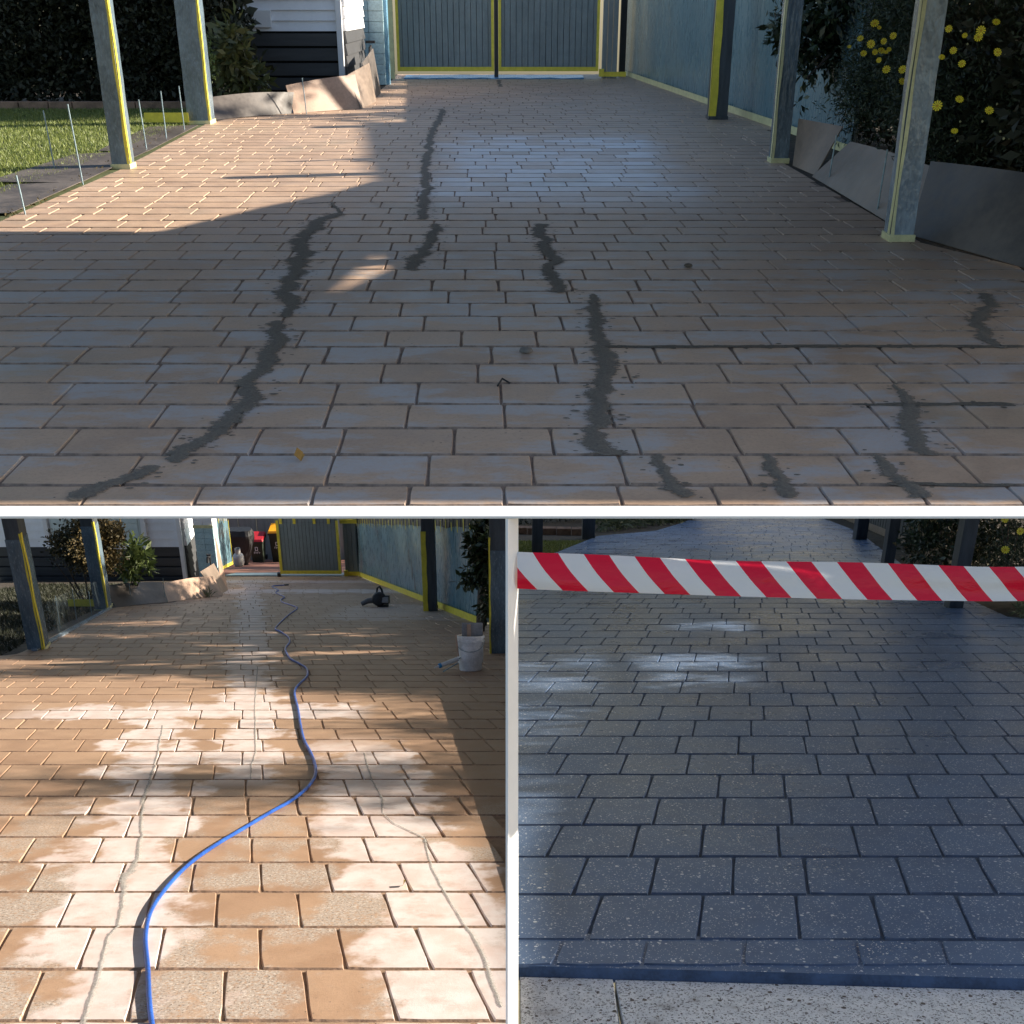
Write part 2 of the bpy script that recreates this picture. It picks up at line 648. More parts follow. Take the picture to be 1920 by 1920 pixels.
        agc = t.mix(t.ramp(t.noise(c, 75, 3, .8), .56, .60), agc, (.07, .065, .06))
        col = t.mix(t.math('MULTIPLY', ag, .85), col, agc)
        pink = t.mix(t.ramp(mid, .35, .65), (.60, .49, .46), (.64, .585, .575))
        pink = t.mix(t.math('MULTIPLY', t.math('MULTIPLY', t.ramp(big, .5, .6), t.ramp(t.noise(c, 110, 3, .8), .63, .67)), 1.0), pink, (.12, .11, .11))
        col = t.mix(t.math('MULTIPLY', mk, t.ramp(wob2, .3, .5, .6, .95)), col, pink)
        rough = t.ramp(mid, .3, .7, .5, .68)
    elif kind == 'R':
        f = t.math('ADD', t.math('MULTIPLY', big, .5), t.math('MULTIPLY', mid, .5))
        f = t.math('ADD', f, t.math('MULTIPLY', t.math('SUBTRACT', rb, .5), .12))
        col = t.mix(t.ramp(f, .3, .7), (.095, .16, .30), (.135, .22, .385))  # base colour made brighter and bluer in place of sky sheen
        for sc, th, amt in ((30, .28, .34), (66, .36, .42), (140, .40, .45)):
            v = t.voro(c, sc)
            vs = t.n('ShaderNodeSeparateColor')
            t.l(v[1], vs.inputs[0])
            keep = t.ramp(vs.outputs[0], 1 - amt, 1 - amt + .02)
            size = t.math('MULTIPLY', vs.outputs[1], th)
            dot = t.math('LESS_THAN', v[0], size)
            col = t.mix(t.math('MULTIPLY', t.math('MULTIPLY', dot, keep), .9), col, (.80, .84, .88))
        rough = t.ramp(big, .35, .65, .26, .42)
    t.l(col, t.p.inputs['Base Color'])
    t.put(t.p.inputs['Roughness'], rough)
    h = t.math('ADD', t.math('MULTIPLY', fine, .6), t.math('MULTIPLY', grit, .4))
    t.bump(h, .5 if kind == 'R' else .45, .004)
    return t.m


course_T = mat('course_grime', (.255, .188, .145), .95, .5, 7, .5, 60, .006)
course_L = mat('course_dust', (.30, .20, .14), .95, .5, 7, .5, 60, .006)
course_R = mat('course_charcoal', (.055, .088, .155), .7, .4, 7, .5, 60, .006)
joint_T = mat('joint_grime', (.28, .20, .15), .9, .4, 9, .5, 60, .006)
joint_L = mat('joint_tan', (.30, .20, .135), .85, .35, 9, .5, 60, .006)
joint_R = mat('joint_charcoal', (.07, .11, .18), .7, .3, 9, .5, 60, .006)

dT = base_sheet('T', 'driveway', joint_T, 3.55, 28.4)
dL = base_sheet('L', 'driveway', joint_L, 3.6, 37.2)
dR = base_sheet('R', 'driveway', joint_R, 4.3, 44.0)
dT['label'] = 'upper tan brick-stamped driveway with dark filled cracks, mostly in shade'
dL['label'] = 'lower left tan brick-stamped driveway with pale ground patches and blue hose'
dR['label'] = 'lower right freshly painted charcoal brick-stamped driveway with white flecks'
mT, mL, mR = paving_mat('worn_tan_paving', dT, 'T'), paving_mat('ground_tan_paving', dL, 'L'), paving_mat('flecked_charcoal_paving', dR, 'R')
lay_bricks('T', dT, mT, course_T, wide=(6, 11, 19))
lay_bricks('L', dL, mL, course_L, wide=(7, 13))
lay_bricks('R', dR, mR, course_R, wide=())


def ribbon(k, drive, pts, name, mtl, n0=.004, rag=.2, seed=1, splat=0.0):
    """a hand-filled crack: ragged flat band lying on the paving"""
    rnd = random.Random(seed)
    ln = FR[k][1].length
    P = []
    for (a, b) in zip(pts, pts[1:]):
        L = math.hypot(b[0] - a[0], b[1] - a[1])
        n = max(2, int(L / .022))
        n = min(n, 60)
        for i in range(n):
            u = i / n
            P.append([a[q] + (b[q] - a[q]) * u for q in range(3)])
    P.append(list(pts[-1]))
    if k == 'T':
        P = [q for q in P if q[1] > 3.6]
    vs, fs = [], []
    w1 = w2 = 1.0
    off = 0
    uvs = []
    for i, p in enumerate(P):
        a, b = P[max(i - 1, 0)], P[min(i + 1, len(P) - 1)]
        d = Vector((b[0] - a[0], b[1] - a[1])).normalized()
        nx, ny = -d.y, d.x
        w1 += rnd.uniform(-1, 1) * rag - (w1 - 1) * .3
        w2 += rnd.uniform(-1, 1) * rag - (w2 - 1) * .3
        off += rnd.uniform(-1, 1) * rag * .9 - off * .15
        w = p[2] / 2 * 1.45
        uvs += [(i, 0.0), (i, .5), (i, 1.0)]
        if i in (0, len(P) - 1):
            w *= .4
        cx, cy = p[0] + nx * off * w, p[1] + ny * off * w
        vs.append((cx + nx * w * max(.3, w1), (cy + ny * w * max(.3, w1)) * ln, n0 - .002))
        vs.append((cx, cy * ln, n0 + .001))
        vs.append((cx - nx * w * max(.3, w2), (cy - ny * w * max(.3, w2)) * ln, n0 - .002))
        if i:
            q = 3 * i
            fs += [(q - 3, q - 2, q + 1, q), (q - 2, q - 1, q + 2, q + 1)]
    if splat:
        for _ in range(int(len(P) * splat)):
            p = rnd.choice(P)
            side = rnd.choice((-1, 1)) * (p[2] * rnd.uniform(.45, 1.15))
            cx, cy, r = p[0] + side, p[1] + rnd.uniform(-.05, .05), rnd.uniform(.003, .011)
            cy = max(cy, 3.62)
            st = rnd.uniform(1, 2.2)
            b = len(vs)
            m = 7
            for q in range(m):
                a = 2 * math.pi * q / m
                rr = r * rnd.uniform(.6, 1.2)
                vs.append((cx + math.cos(a) * rr * st, (cy + math.sin(a) * rr) * ln, n0 - .0015))
                uvs.append((0, .5))
            fs.append(tuple(range(b, b + m)))
    me = bpy.data.meshes.new(name)
    me.from_pydata(vs, [], fs)
    ul = me.uv_layers.new(name='UVMap')
    for l in me.loops:
        ul.data[l.index].uv = uvs[l.vertex_index]
    return obj(name, me, mtl, drive)


def filler_mat(name, col, lo, hi, amt):
    """trowelled filler: thick in the middle, breaking up into grit at its edges"""
    t = NT(name)
    c = t.co()
    tc = t.n('ShaderNodeTexCoord')
    sx = t.n('ShaderNodeSeparateXYZ')
    t.l(tc.outputs['UV'], sx.inputs[0])
    e = t.math('SUBTRACT', 1.0, t.math('ABSOLUTE', t.math('MULTIPLY_ADD', sx.outputs[1], 2.0, -1.0)))
    n1 = t.noise(t.scale(c, (1, 2.2, 1)), 16, 5, .65)
    n2 = t.noise(c, 90, 4, .75)
    e = t.math('ADD', e, t.math('MULTIPLY', t.math('SUBTRACT', n1, .5), 1.3))
    e = t.math('ADD', e, t.math('MULTIPLY', t.math('SUBTRACT', n2, .5), .8))
    a = t.math('MULTIPLY', t.ramp(e, lo, hi), amt)
    cc = t.mix(t.ramp(n2, .3, .7), tuple(v * .75 for v in col), tuple(v * 1.3 for v in col))
    t.l(cc, t.p.inputs['Base Color'])
    t.p.inputs['Roughness'].default_value = .9
    t.p.inputs['Specular IOR Level'].default_value = .2
    t.bump(n2, .8, .006)
    tr = t.n('ShaderNodeBsdfTransparent')
    mx = t.n('ShaderNodeMixShader')
    t.l(a, mx.inputs[0])
    t.l(tr.outputs[0], mx.inputs[1])
    t.l(t.p.outputs[0], mx.inputs[2])
    t.l(mx.outputs[0], t.out.inputs[0])
    return t.m


M['filler'] = filler_mat('damp_crack_filler', (.185, .165, .138), .30, .62, .85)
M['filler_line'] = filler_mat('damp_joint_filler', (.13, .115, .095), -.35, .15, .9)
M['filler_pale'] = filler_mat('dry_grey_filler', (.38, .37, .35), .35, .75, .7)
TCR = [[(-1.407, 9.424, 0.11), (-1.537, 9.128, 0.128), (-1.551, 8.501, 0.16), (-1.466, 7.731, 0.165), (-1.404, 7.08, 0.152), (-1.296, 6.395, 0.123), (-1.248, 6.096, 0.074)], [(-1.286, 6.016, 0.102), (-1.187, 5.616, 0.11), (-1.208, 5.332, 0.105), (-1.198, 5.031, 0.112), (-1.157, 4.721, 0.118), (-1.173, 4.476, 0.113), (-1.209, 4.253, 0.097), (-1.263, 4.048, 0.103), (-1.277, 3.948, 0.071)], [(-1.325, 3.906, 0.06), (-1.356, 3.874, 0.09), (-1.419, 3.757, 0.078), (-1.522, 3.66, 0.095), (-1.62, 3.567, 0.112)], [(-1.116, 19.084, 0.103), (-1.079, 17.323, 0.117), (-1.042, 14.892, 0.101), (-0.921, 12.809, 0.106), (-0.828, 11.216, 0.103), (-0.764, 9.958, 0.102), (-0.713, 9.128, 0.094)], [(-0.595, 8.94, 0.092), (-0.567, 8.296, 0.098), (-0.623, 7.731, 0.11), (-0.651, 7.265, 0.104)], [(0.209, 8.94, 0.117), (0.242, 8.296, 0.117), (0.264, 7.393, 0.106), (0.288, 6.668, 0.112)], [(0.484, 6.628, 0.057), (0.438, 6.154, 0.104), (0.447, 5.716, 0.098), (0.453, 5.423, 0.12), (0.465, 5.072, 0.113), (0.404, 4.758, 0.119), (0.354, 4.544, 0.126), (0.348, 4.284, 0.109), (0.35, 4.02, 0.134)], [(0.567, 4.031, 0.072), (0.573, 3.833, 0.069), (0.602, 3.684, 0.086), (0.623, 3.53, 0.092)], [(0.99, 4.031, 0.041), (0.99, 3.885, 0.08), (0.986, 3.732, 0.077), (0.953, 3.53, 0.082)], [(2.831, 6.654, 0.096), (2.772, 6.395, 0.108), (2.544, 5.983, 0.102), (2.466, 5.666, 0.097), (2.488, 5.48, 0.067)], [(1.742, 4.895, 0.029), (1.724, 4.649, 0.082), (1.66, 4.346, 0.11), (1.605, 4.02, 0.103)], [(1.402, 4.031, 0.041), (1.411, 3.859, 0.089), (1.442, 3.708, 0.087), (1.503, 3.53, 0.092)], [(0.442, 5.52, 0.024), (0.778, 5.52, 0.035), (1.18, 5.52, 0.03), (1.716, 5.52, 0.035), (2.6, 5.52, 0.03)], [(1.478, 4.62, 0.014), (1.708, 4.62, 0.03), (2.182, 4.628, 0.032)], [(1.361, 3.745, 0.023), (1.589, 3.735, 0.02), (1.825, 3.738, 0.02)], [(-1.837, 9.875, 0.023), (-1.574, 9.958, 0.037), (-1.407, 9.424, 0.044)], [(-0.281, 26.35, 0.106), (-0.237, 24.19, 0.097)]]
for i, p in enumerate(TCR):
    ribbon('T', dT, p, 'crack_filler', M['filler_line' if 12 <= i <= 14 else 'filler'], seed=i, splat=.7 if i < 12 else .4)
LCR = [[(-3.275, 10.5, 0.02), (-3.064, 9.75, 0.023), (-2.78, 8.713, 0.025), (-2.58, 7.875, 0.037), (-2.417, 7.312, 0.028), (-2.274, 6.882, 0.026), (-2.139, 6.398, 0.03), (-2.107, 6.112, 0.076), (-2.057, 5.935, 0.04), (-1.95, 5.61, 0.027), (-1.874, 5.332, 0.025), (-1.875, 5.217, 0.025), (-1.787, 4.875, 0.026), (-1.733, 4.653, 0.029), (-1.617, 4.188, 0.029)], [(-3.322, 14.625, 0.014), (-2.611, 11.375, 0.016), (-2.127, 9.307, 0.018), (-2.06, 8.864, 0.017), (-1.942, 8.323, 0.012)], [(-1.222, 9.265, 0.018), (-1.12, 8.713, 0.021), (-1.04, 8.306, 0.016), (-0.89, 7.726, 0.022), (-0.857, 7.378, 0.014), (-0.746, 7.122, 0.014), (-0.534, 6.802, 0.023), (-0.471, 6.379, 0.018), (-0.382, 5.935, 0.025), (-0.294, 5.61, 0.019), (-0.173, 5.184, 0.022), (-0.103, 4.818, 0.028), (-0.04, 4.451, 0.025)]]
for i, p in enumerate(LCR):
    ribbon('L', dL, p, 'crack_filler', M['filler_pale'], seed=40 + i, rag=.15)

# ------------------------------------------------------------------ deck edge, prop, ground under everything
deck = MB()
deck.hexa([(-3.2, 3.62, -.045), (2.5, 3.62, -.045), (3.5, 7.6, -.22), (-3.9, 7.6, -.22),
           (-3.2, 3.62, -.016), (2.5, 3.62, -.016), (3.5, 7.6, -.016), (-3.9, 7.6, -.016)])
deck.hexa([(-4.6, 7.6, -.22), (3.8, 7.6, -.22), (5.6, 28.6, -.3), (-9.0, 28.6, -.3),
           (-4.6, 7.6, -.016), (3.8, 7.6, -.016), (5.6, 28.6, -.016), (-9.0, 28.6, -.016)])
struct(deck.build('deck_slab', mat('slab_concrete', (.42, .41, .39), .85, .2)))
beam = MB().box((0, 3.505, -.003), (6.0, .086, .010)).build('coping', M['white_steel'], bevel=.002)
tag(beam, 'long white coping strip along the front edge of the upper driveway', 'coping')
prop = MB()
pa, pb = Vector((0, 0, 1.6)) + FW * 3.84 - UP * .022, Vector((0, 0, 1.6)) + FW * 4.02 - UP * 2.02
dv = (pb - pa)
dn_ = dv.normalized()
aw = X.cross(dn_)
if aw.y < 0:
    aw = -aw
e1 = (X * .6 + aw * .8).normalized()
prop.box((pa + pb) / 2, (.060, .010, dv.length), (e1, e1.cross(dn_), dn_))
prop_o = prop.build('support_prop', M['white_steel'])
tag(prop_o, 'slim white upright bar between the tan and charcoal driveways', 'prop')

gnd = MB().poly([(-150, -40, -27), (150, -40, -27), (150, 220, -27), (-150, 220, -27)]).build('ground', mat('far_ground', (.16, .15, .10), .95, .3, .2))
struct(gnd)
# ramp sides: wall that carries the right ramp above the left one
wl_ = MB()
N = 24
for i in range(N):
    d0, d1 = 4.3 + (20.4 - 4.3) * i / N, 4.3 + (20.4 - 4.3) * (i + 1) / N
    a, b = W('R', 0, d0, -.03), W('R', 0, d1, -.03)
    la, lb = G('L', 0, a.y, -.05), G('L', 0, b.y, -.05)
    wl_.hexa([la + X * -.008, la + X * .008, lb + X * .008, lb + X * -.008, a + X * -.008, a + X * .008, b + X * .008, b + X * -.008])
tag(wl_.build('retaining_wall', mat('grey_render', (.4, .4, .4), .8)), 'thin grey wall between the two lower driveways behind the prop', 'wall')

# ------------------------------------------------------------------ generic builders
def post(k, x, y, w, h, label, inner, tape_h=None, wrap_h=None, mats=('wrap', 'tape', 'tape_cream'), group=None, plain=False, fold=.022):
    """square timber post wrapped in film, yellow tape up its inner front corner"""
    if k == 'R':
        x, y, w, h = x * RS, y * RS, w * RS, h * RS
    z = 0.0 if k == 'T' else hz(k, x, y)
    t = thing('post', label, 'post', (x, y, z), group)
    MB().box((x, y, z + h / 2 - .05), (w, w, h + .1)).build('timber', M['post'], t, bevel=.006)
    if plain:
        return t
    wh = wrap_h or h - .05
    # film: a loosely wrapped, wavy shell
    mb = MB()
    seg, rings = 24, max(10, int(wh / .08))
    rnd = random.Random(int(abs(x * 100 + y * 10)))
    ph = [rnd.uniform(0, 6) for _ in range(6)]
    b = 0
    for i in range(rings + 1):
        zz = z + .02 + (wh - .02) * i / rings
        for j in range(seg):
            a = 2 * math.pi * j / seg
            c, s = math.cos(a), math.sin(a)
            q = 1 / max(abs(c), abs(s))
            r = (w / 2 + .005 + .0016 * math.sin(9 * a + ph[0] + zz * 3) * math.sin(zz * 5 + ph[1]) + .0012 * math.sin(zz * 17 + 3 * a + ph[2]))
            mb.v.append(Vector((x + c * q * r, y + s * q * r, zz)))
    for i in range(rings):
        for j in range(seg):
            e = (j + 1) % seg
            mb.f.append((i * seg + j, i * seg + e, (i + 1) * seg + e, (i + 1) * seg + j))
    mb.build('plastic_wrap', M[mats[0]], t, smooth=False)
    th = tape_h or wh
    # tape strip up the inner face, near the front corner, slightly crooked
    mb = MB()
    n = 14
    sx = inner * (w / 2 + .012)
    for i in range(n):
        z0, z1 = z + .03 + (th - .03) * i / n, z + .03 + (th - .03) * (i + 1) / n
        k0, k1 = .012 * math.sin(i * .9 + x), .012 * math.sin((i + 1) * .9 + x)
        yf = y - w / 2 + .004
        tw = .05
        mb.hexa([(x + sx, yf + k0, z0), (x + sx + inner * .002, yf + k0, z0), (x + sx + inner * .002, yf + tw + k0, z0), (x + sx, yf + tw + k0, z0),
                 (x + sx, yf + k1, z1), (x + sx + inner * .002, yf + k1, z1), (x + sx + inner * .002, yf + tw + k1, z1), (x + sx, yf + tw + k1, z1)])
    # and folded round onto the front face
    for i in range(n):
        z0, z1 = z + .03 + (th - .03) * i / n, z + .03 + (th - .03) * (i + 1) / n
        yf = y - w / 2 - .012
        a0 = x + inner * (w / 2 + .010)
        f0, f1 = fold + .006 * math.sin(i * 1.3 + y), fold + .006 * math.sin((i + 1) * 1.3 + y)
        mb.hexa([(a0, yf, z0), (a0, yf - .002, z0), (a0 - inner * f0, yf - .002, z0), (a0 - inner * f0, yf, z0),
                 (a0, yf, z1), (a0, yf - .002, z1), (a0 - inner * f1, yf - .002, z1), (a0 - inner * f1, yf, z1)])
    mb.build('tape_strip', M[mats[1]], t)
    MB().box((x, y, z + .022), (w + .036, w + .036, .055)).build('base_tape', M[mats[2]], t, bevel=.004)
    return t


def stake(k, x, y, h, label, lean=0.0, r=.007):
    z = 0.0 if k == 'T' else hz(k, x, y)
    o = MB().tube([(x, y, z - .05), (x + lean * .5, y, z + h * .5), (x + lean, y, z + h)], r, 7).build('stake', M['stake'])
    return tag(o, label, 'stake', {'T': 'stakes along the upper driveway', 'L': 'stakes along the lower left driveway'}[k])


def board(name, label, pts, mtl, th=.008, curve=0.0):
    """hardboard sheet: bottom-left, bottom-right, top-right, top-left; may bow outwards"""
    p = [Vector(q) for q in pts]
    n = (p[1] - p[0]).cross(p[3] - p[0]).normalized()
    mb = MB()
    K = 16 if curve else 4
    row = []
    for i in range(K + 1):
        u = i / K
        b = p[0].lerp(p[1], u)
        t = p[3].lerp(p[2], u)
        bow = n * (curve * math.sin(math.pi * u))
        row.append((b + bow * .3, t + bow))
    for (b, t) in row:
        mb.v += [b - n * th, t - n * th, t, b]
    for i in range(K):
        q = 4 * i
        for e in range(4):
            g = (e + 1) % 4
            mb.f.append((q + e, q + g, q + 4 + g, q + 4 + e))
    mb.f += [(3, 2, 1, 0), (4 * K, 4 * K + 1, 4 * K + 2, 4 * K + 3)]
    mb.f = [tuple(reversed(x)) for x in mb.f]
    ob = mb.build(name, mtl)
    ob.data.shade_smooth()
    ob.data.set_sharp_from_angle(angle=.6)
    return tag(ob, label, 'board')


def leaves(name, mtl, parent, blobs, n, size, seed, aspect=.45, droop=0.0, shell=.55, xmax=None, xmin=None, zmin=None):
    """leaf-sized folded faces spread through overlapping clumps"""
    rg = np.random.default_rng(seed)
    B = np.array([[*b[0], *b[1]] for b in blobs], float)
    wgt = B[:, 3] * B[:, 4] * B[:, 5]
    idx = rg.choice(len(B), n, p=wgt / wgt.sum())
    d = rg.normal(size=(n, 3))
    d /= np.linalg.norm(d, axis=1)[:, None]
    r = shell + (1 - shell) * rg.random(n)
    r *= 1 + .18 * rg.normal(size=n).clip(-1.5, 1.5)
    c = B[idx, :3] + d * r[:, None] * B[idx, 3:]
    ok = np.ones(n, bool)
    if xmax is not None:
        ok &= c[:, 0] < xmax - size
    if xmin is not None:
        ok &= c[:, 0] > xmin + size
    if zmin is not None:
        ok &= c[:, 2] > zmin
    c, d = c[ok], d[ok]
    n = len(c)
    a = rg.normal(size=(n, 3)) * .8 + d * .7
    a[:, 2] -= droop
    a /= np.linalg.norm(a, axis=1)[:, None]
    b = np.cross(a, rg.normal(size=(n, 3)))
    b /= np.linalg.norm(b, axis=1)[:, None]
    nn = np.cross(a, b)
    L = size * (.6 + .8 * rg.random(n))[:, None]
    Wd = L * aspect
    v = np.empty((n, 4, 3))
    v[:, 0] = c
    v[:, 1] = c + a * L * .5 + b * Wd * .5 + nn * L * .08
    v[:, 2] = c + a * L - nn * L * .05
    v[:, 3] = c + a * L * .5 - b * Wd * .5 + nn * L * .08
    org = np.array(parent.location) if parent is not None else 0
    v = (v - org).reshape(-1, 3)
    me = bpy.data.meshes.new(name)
    me.vertices.add(4 * n)
    me.vertices.foreach_set('co', v.ravel().astype(np.float32))
    me.loops.add(4 * n)
    me.loops.foreach_set('vertex_index', np.arange(4 * n, dtype=np.int32))
    me.polygons.add(n)
    me.polygons.foreach_set('loop_start', np.arange(0, 4 * n, 4, dtype=np.int32))
    me.polygons.foreach_set('loop_total', np.full(n, 4, dtype=np.int32))
    me.update()
    me.validate()
    return obj(name, me, mtl, parent)


def clumps(c, r, n, seed, sub=.42):
    rnd = random.Random(seed)
    out = []
    for _ in range(n):
        while True:
            p = [rnd.uniform(-1, 1) for _ in range(3)]
            if sum(q * q for q in p) < 1:
                break
        k = sub * rnd.uniform(.7, 1.25)
        out.append(((c[0] + p[0] * r[0] * .8, c[1] + p[1] * r[1] * .8, c[2] + p[2] * r[2] * .8), (r[0] * k, r[1] * k, r[2] * k)))
    return out


def stems(name, parent, base, tips, r, mtl=None):
    mb = MB()
    rnd = random.Random(int(sum(abs(q) for q in base) * 100))
    for t in tips:
        b = Vector(base) + Vector((rnd.uniform(-.08, .08), rnd.uniform(-.08, .08), -.1))
        t = Vector(t)
        m = b.lerp(t, .5) + Vector((rnd.uniform(-.1, .1), rnd.uniform(-.1, .1), .05))
        mb.tube([b, m, t], [r, r * .75, r * .35], 6)
    return mb.build(name, mtl or M['bark'], parent)


def blades(name, mtl, pts_fn, n, h, w, seed, label, cat):
    rg = np.random.default_rng(seed)
    P = pts_fn(rg, n)
    n = len(P)
    a = rg.uniform(0, 2 * math.pi, n)
    side = np.stack([np.cos(a), np.sin(a), np.zeros(n)], 1) * (w * (.5 + rg.random(n)))[:, None]
    tip = rg.normal(size=(n, 3)) * h * .45
    tip[:, 2] = h * (.5 + rg.random(n))
    v = np.empty((n, 3, 3))
    v[:, 0] = P - side
    v[:, 1] = P + side
    v[:, 2] = P + tip
    me = bpy.data.meshes.new(name)
    me.vertices.add(3 * n)
    me.vertices.foreach_set('co', v.ravel().astype(np.float32))
    me.loops.add(3 * n)
    me.loops.foreach_set('vertex_index', np.arange(3 * n, dtype=np.int32))
    me.polygons.add(n)
    me.polygons.foreach_set('loop_start', np.arange(0, 3 * n, 3, dtype=np.int32))
    me.polygons.foreach_set('loop_total', np.full(n, 3, dtype=np.int32))
    me.update()
    return stuff(obj(name, me, mtl), label, cat)


def daisy_mesh():
    mb = MB()
    n = 11
    for i in range(n):
        a = 2 * math.pi * i / n
        c, s = math.cos(a), math.sin(a)
        w = .17
        mb.poly([(c * .2 - s * .05, s * .2 + c * .05, .02), (c * .2 + s * .05, s * .2 - c * .05, .02),
                 (c * .85 + s * w, s * .85 - c * w, .10), (c * 1.0, s * 1.0, .06), (c * .85 - s * w, s * .85 + c * w, .10)])
    e = len(mb.f)
    mb.lathe((0, 0, 0), [(.26, .0), (.24, .08), (.1, .13)], 10)
    me = bpy.data.meshes.new('flower')
    me.from_pydata([tuple(v) for v in mb.v], [], mb.f)
    me.materials.append(M['petal'])
    me.materials.append(M['petal_eye'])
    for i, p in enumerate(me.polygons):
        p.material_index = 1 if i >= e else 0
    return me


DAISY = daisy_mesh()


def flower(parent, p, r, rnd):
    o = bpy.data.objects.new('flower', DAISY)
    COL.objects.link(o)
    o.parent = parent
    o.location = Vector(p) - Vector(parent.location)
    o.scale = (r, r, r)
    d = Vector((-.35 + rnd.uniform(-.5, .5), -1 + rnd.uniform(-.3, .3), .45 + rnd.uniform(-.4, .4)))
    o.rotation_euler = d.to_track_quat('Z', 'Y').to_euler()


def strip(pts, z0, z1, th, off):
    """upright band following points (x, y, z) from z0 to z1 above them, shifted off sideways (towards -x)"""
    mb = MB()
    for a, b in zip(pts, pts[1:]):
        a, b = Vector(a), Vector(b)
        d = (b - a)
        n = Vector((-d.y, d.x, 0)).normalized()
        if n.x > 0:
            n = -n
        o = n * off
        q = n * th
        mb.hexa([a + o + Z * z0, b + o + Z * z0, b + o + q + Z * z0, a + o + q + Z * z0,
                 a + o + Z * z1, b + o + Z * z1, b + o + q + Z * z1, a + o + q + Z * z1])
    return mb

# ================================================================== UPPER DRIVEWAY
struct(MB().poly([(-9.5, 9.0, -.006), (-4.06, 9.0, -.006), (-4.06, 12, -.006), (-4.36, 17, -.006), (-4.3, 19.2, -.006), (-9.5, 19.2, -.006)]).build('lawn_ground', M['lawn']))
struct(MB().poly([(-9.5, 19.2, -.008), (-2.5, 19.2, -.008), (-2.6, 28.6, -.008), (-9.5, 28.6, -.008)]).build('garden_bed', M['soil']))
struct(MB().poly([(3.2, 7.0, -.008), (3.6, 7.0, -.008), (5.1, 11, -.008), (7.2, 16, -.008), (8.6, 28.6, -.008), (2.6, 28.6, -.008), (3.6, 16.4, -.008), (2.92, 12.4, -.008), (2.96, 8.2, -.008)]).build('garden_bed', M['soil']))


def lawn_pts(rg, n):
    x = rg.uniform(-8.6, -4.55, n)
    y = rg.uniform(9.3, 19.1, n)
    ok = x < -4.45 - .06 * (y - 9) * 0 - .15 * np.sin(y * 1.3)
    return np.stack([x[ok], y[ok], np.full(ok.sum(), -.006)], 1)


blades('lawn_grass', M['grass'], lawn_pts, 70000, .035, .006, 3, 'short sunny green grass left of the upper driveway', 'grass')
# brick edging behind the lawn
rnd = random.Random(5)
x = -8.9
i = 0
edg = thing('garden_edging', 'low row of reddish edging blocks between upper lawn and hedge', 'edging', (-6.6, 19.15, 0))
while x < -4.7:
    w = rnd.uniform(.38, .52)
    MB().box((x + w / 2, 19.15 + rnd.uniform(-.01, .01), .05), (w - .015, .12, .13)).build('block', M['edging'], edg, bevel=.01)
    x += w
# dark sheets lying on the grass
for pts, lab in (([(-4.10, 9.35), (-4.10, 11.0), (-4.75, 10.9), (-4.7, 9.2)], 'flat dark board lying on grass by the nearest stakes'),
                 ([(-4.12, 11.02), (-4.18, 13.4), (-4.95, 13.2), (-5.0, 11.0)], 'flat dark board lying on grass behind the first wrapped post'),
                 ([(-4.2, 13.45), (-4.34, 16.3), (-5.0, 16.2), (-4.75, 13.4)], 'flat dark board lying on grass before the second wrapped post')):
    board('board', lab, [(a, b, .018 + .012 * (j % 2)) for j, (a, b) in enumerate(pts)], M['masonite_dark'], .006)
M['soil_edge'] = M['soil']
stuff(leaves('leaf_litter', M['leaf_rust'], None, [((-4.1 - .035 * j, 9.5 + j * .5, .0), (.05, .35, .012)) for j in range(14)], 900, .03, 8), 'dry leaf litter along the left edge of upper driveway', 'leaf litter')

post('T', -4.07, 12.18, .17, 2.35, 'nearer left wrapped post of the upper driveway with sunlit yellow tape', 1, mats=('wrap', 'tape', 'tape_cream'))
post('T', -4.43, 16.85, .30, 2.35, 'farther left wrapped post of the upper driveway beside leafy shrub', 1)
post('T', 2.835, 8.32, .155, 2.35, 'nearest right wrapped post of the upper driveway before daisy bush', -1, mats=('wrap_pale', 'tape_cream', 'tape_cream'))
post('T', 2.89, 12.65, .165, 2.35, 'middle right wrapped post of the upper driveway by leaning board', -1, mats=('wrap', 'tape_cream', 'tape_cream'))
post('T', 3.03, 17.5, .25, 2.35, 'farthest right dark post of upper driveway before teal sheet', -1, mats=('post', 'tape', 'post'), fold=.10)
tape_b = MB().box((-4.85, 16.6, .10), (.62, .003, .13)).build('tape_flag', M['tape'])
tag(tape_b, 'short band of yellow tape beside the farther left post, upper driveway', 'tape')

for (x, y, h, ln, lab) in ((-3.99, 9.37, .31, -.02, 'shortest stake at far left edge of upper driveway'),
                           (-4.74, 12.04, .58, -.02, 'leftmost stake standing in the sunlit grass'),
                           (-4.10, 11.04, .72, -.03, 'tallest stake just left of the nearer left post'),
                           (-4.27, 13.67, .56, -.02, 'stake just right of the nearer left post'),
                           (-4.33, 14.71, .58, 0, 'stake midway between the two left posts'),
                           (-4.38, 15.75, .57, -.01, 'stake closest to the farther left post'),
                           (-4.60, 18.3, .48, 0, 'stake before the dark kerb board under the shrub'),
                           (-3.17, 18.28, .52, -.03, 'stake against the pale curved board'),
                           (3.02, 11.04, .45, .03, 'farther of two stakes at right leaning boards'),
                           (2.99, 9.37, .51, .02, 'nearer of two stakes at right leaning boards')):
    stake('T', x, y, h, lab, ln)

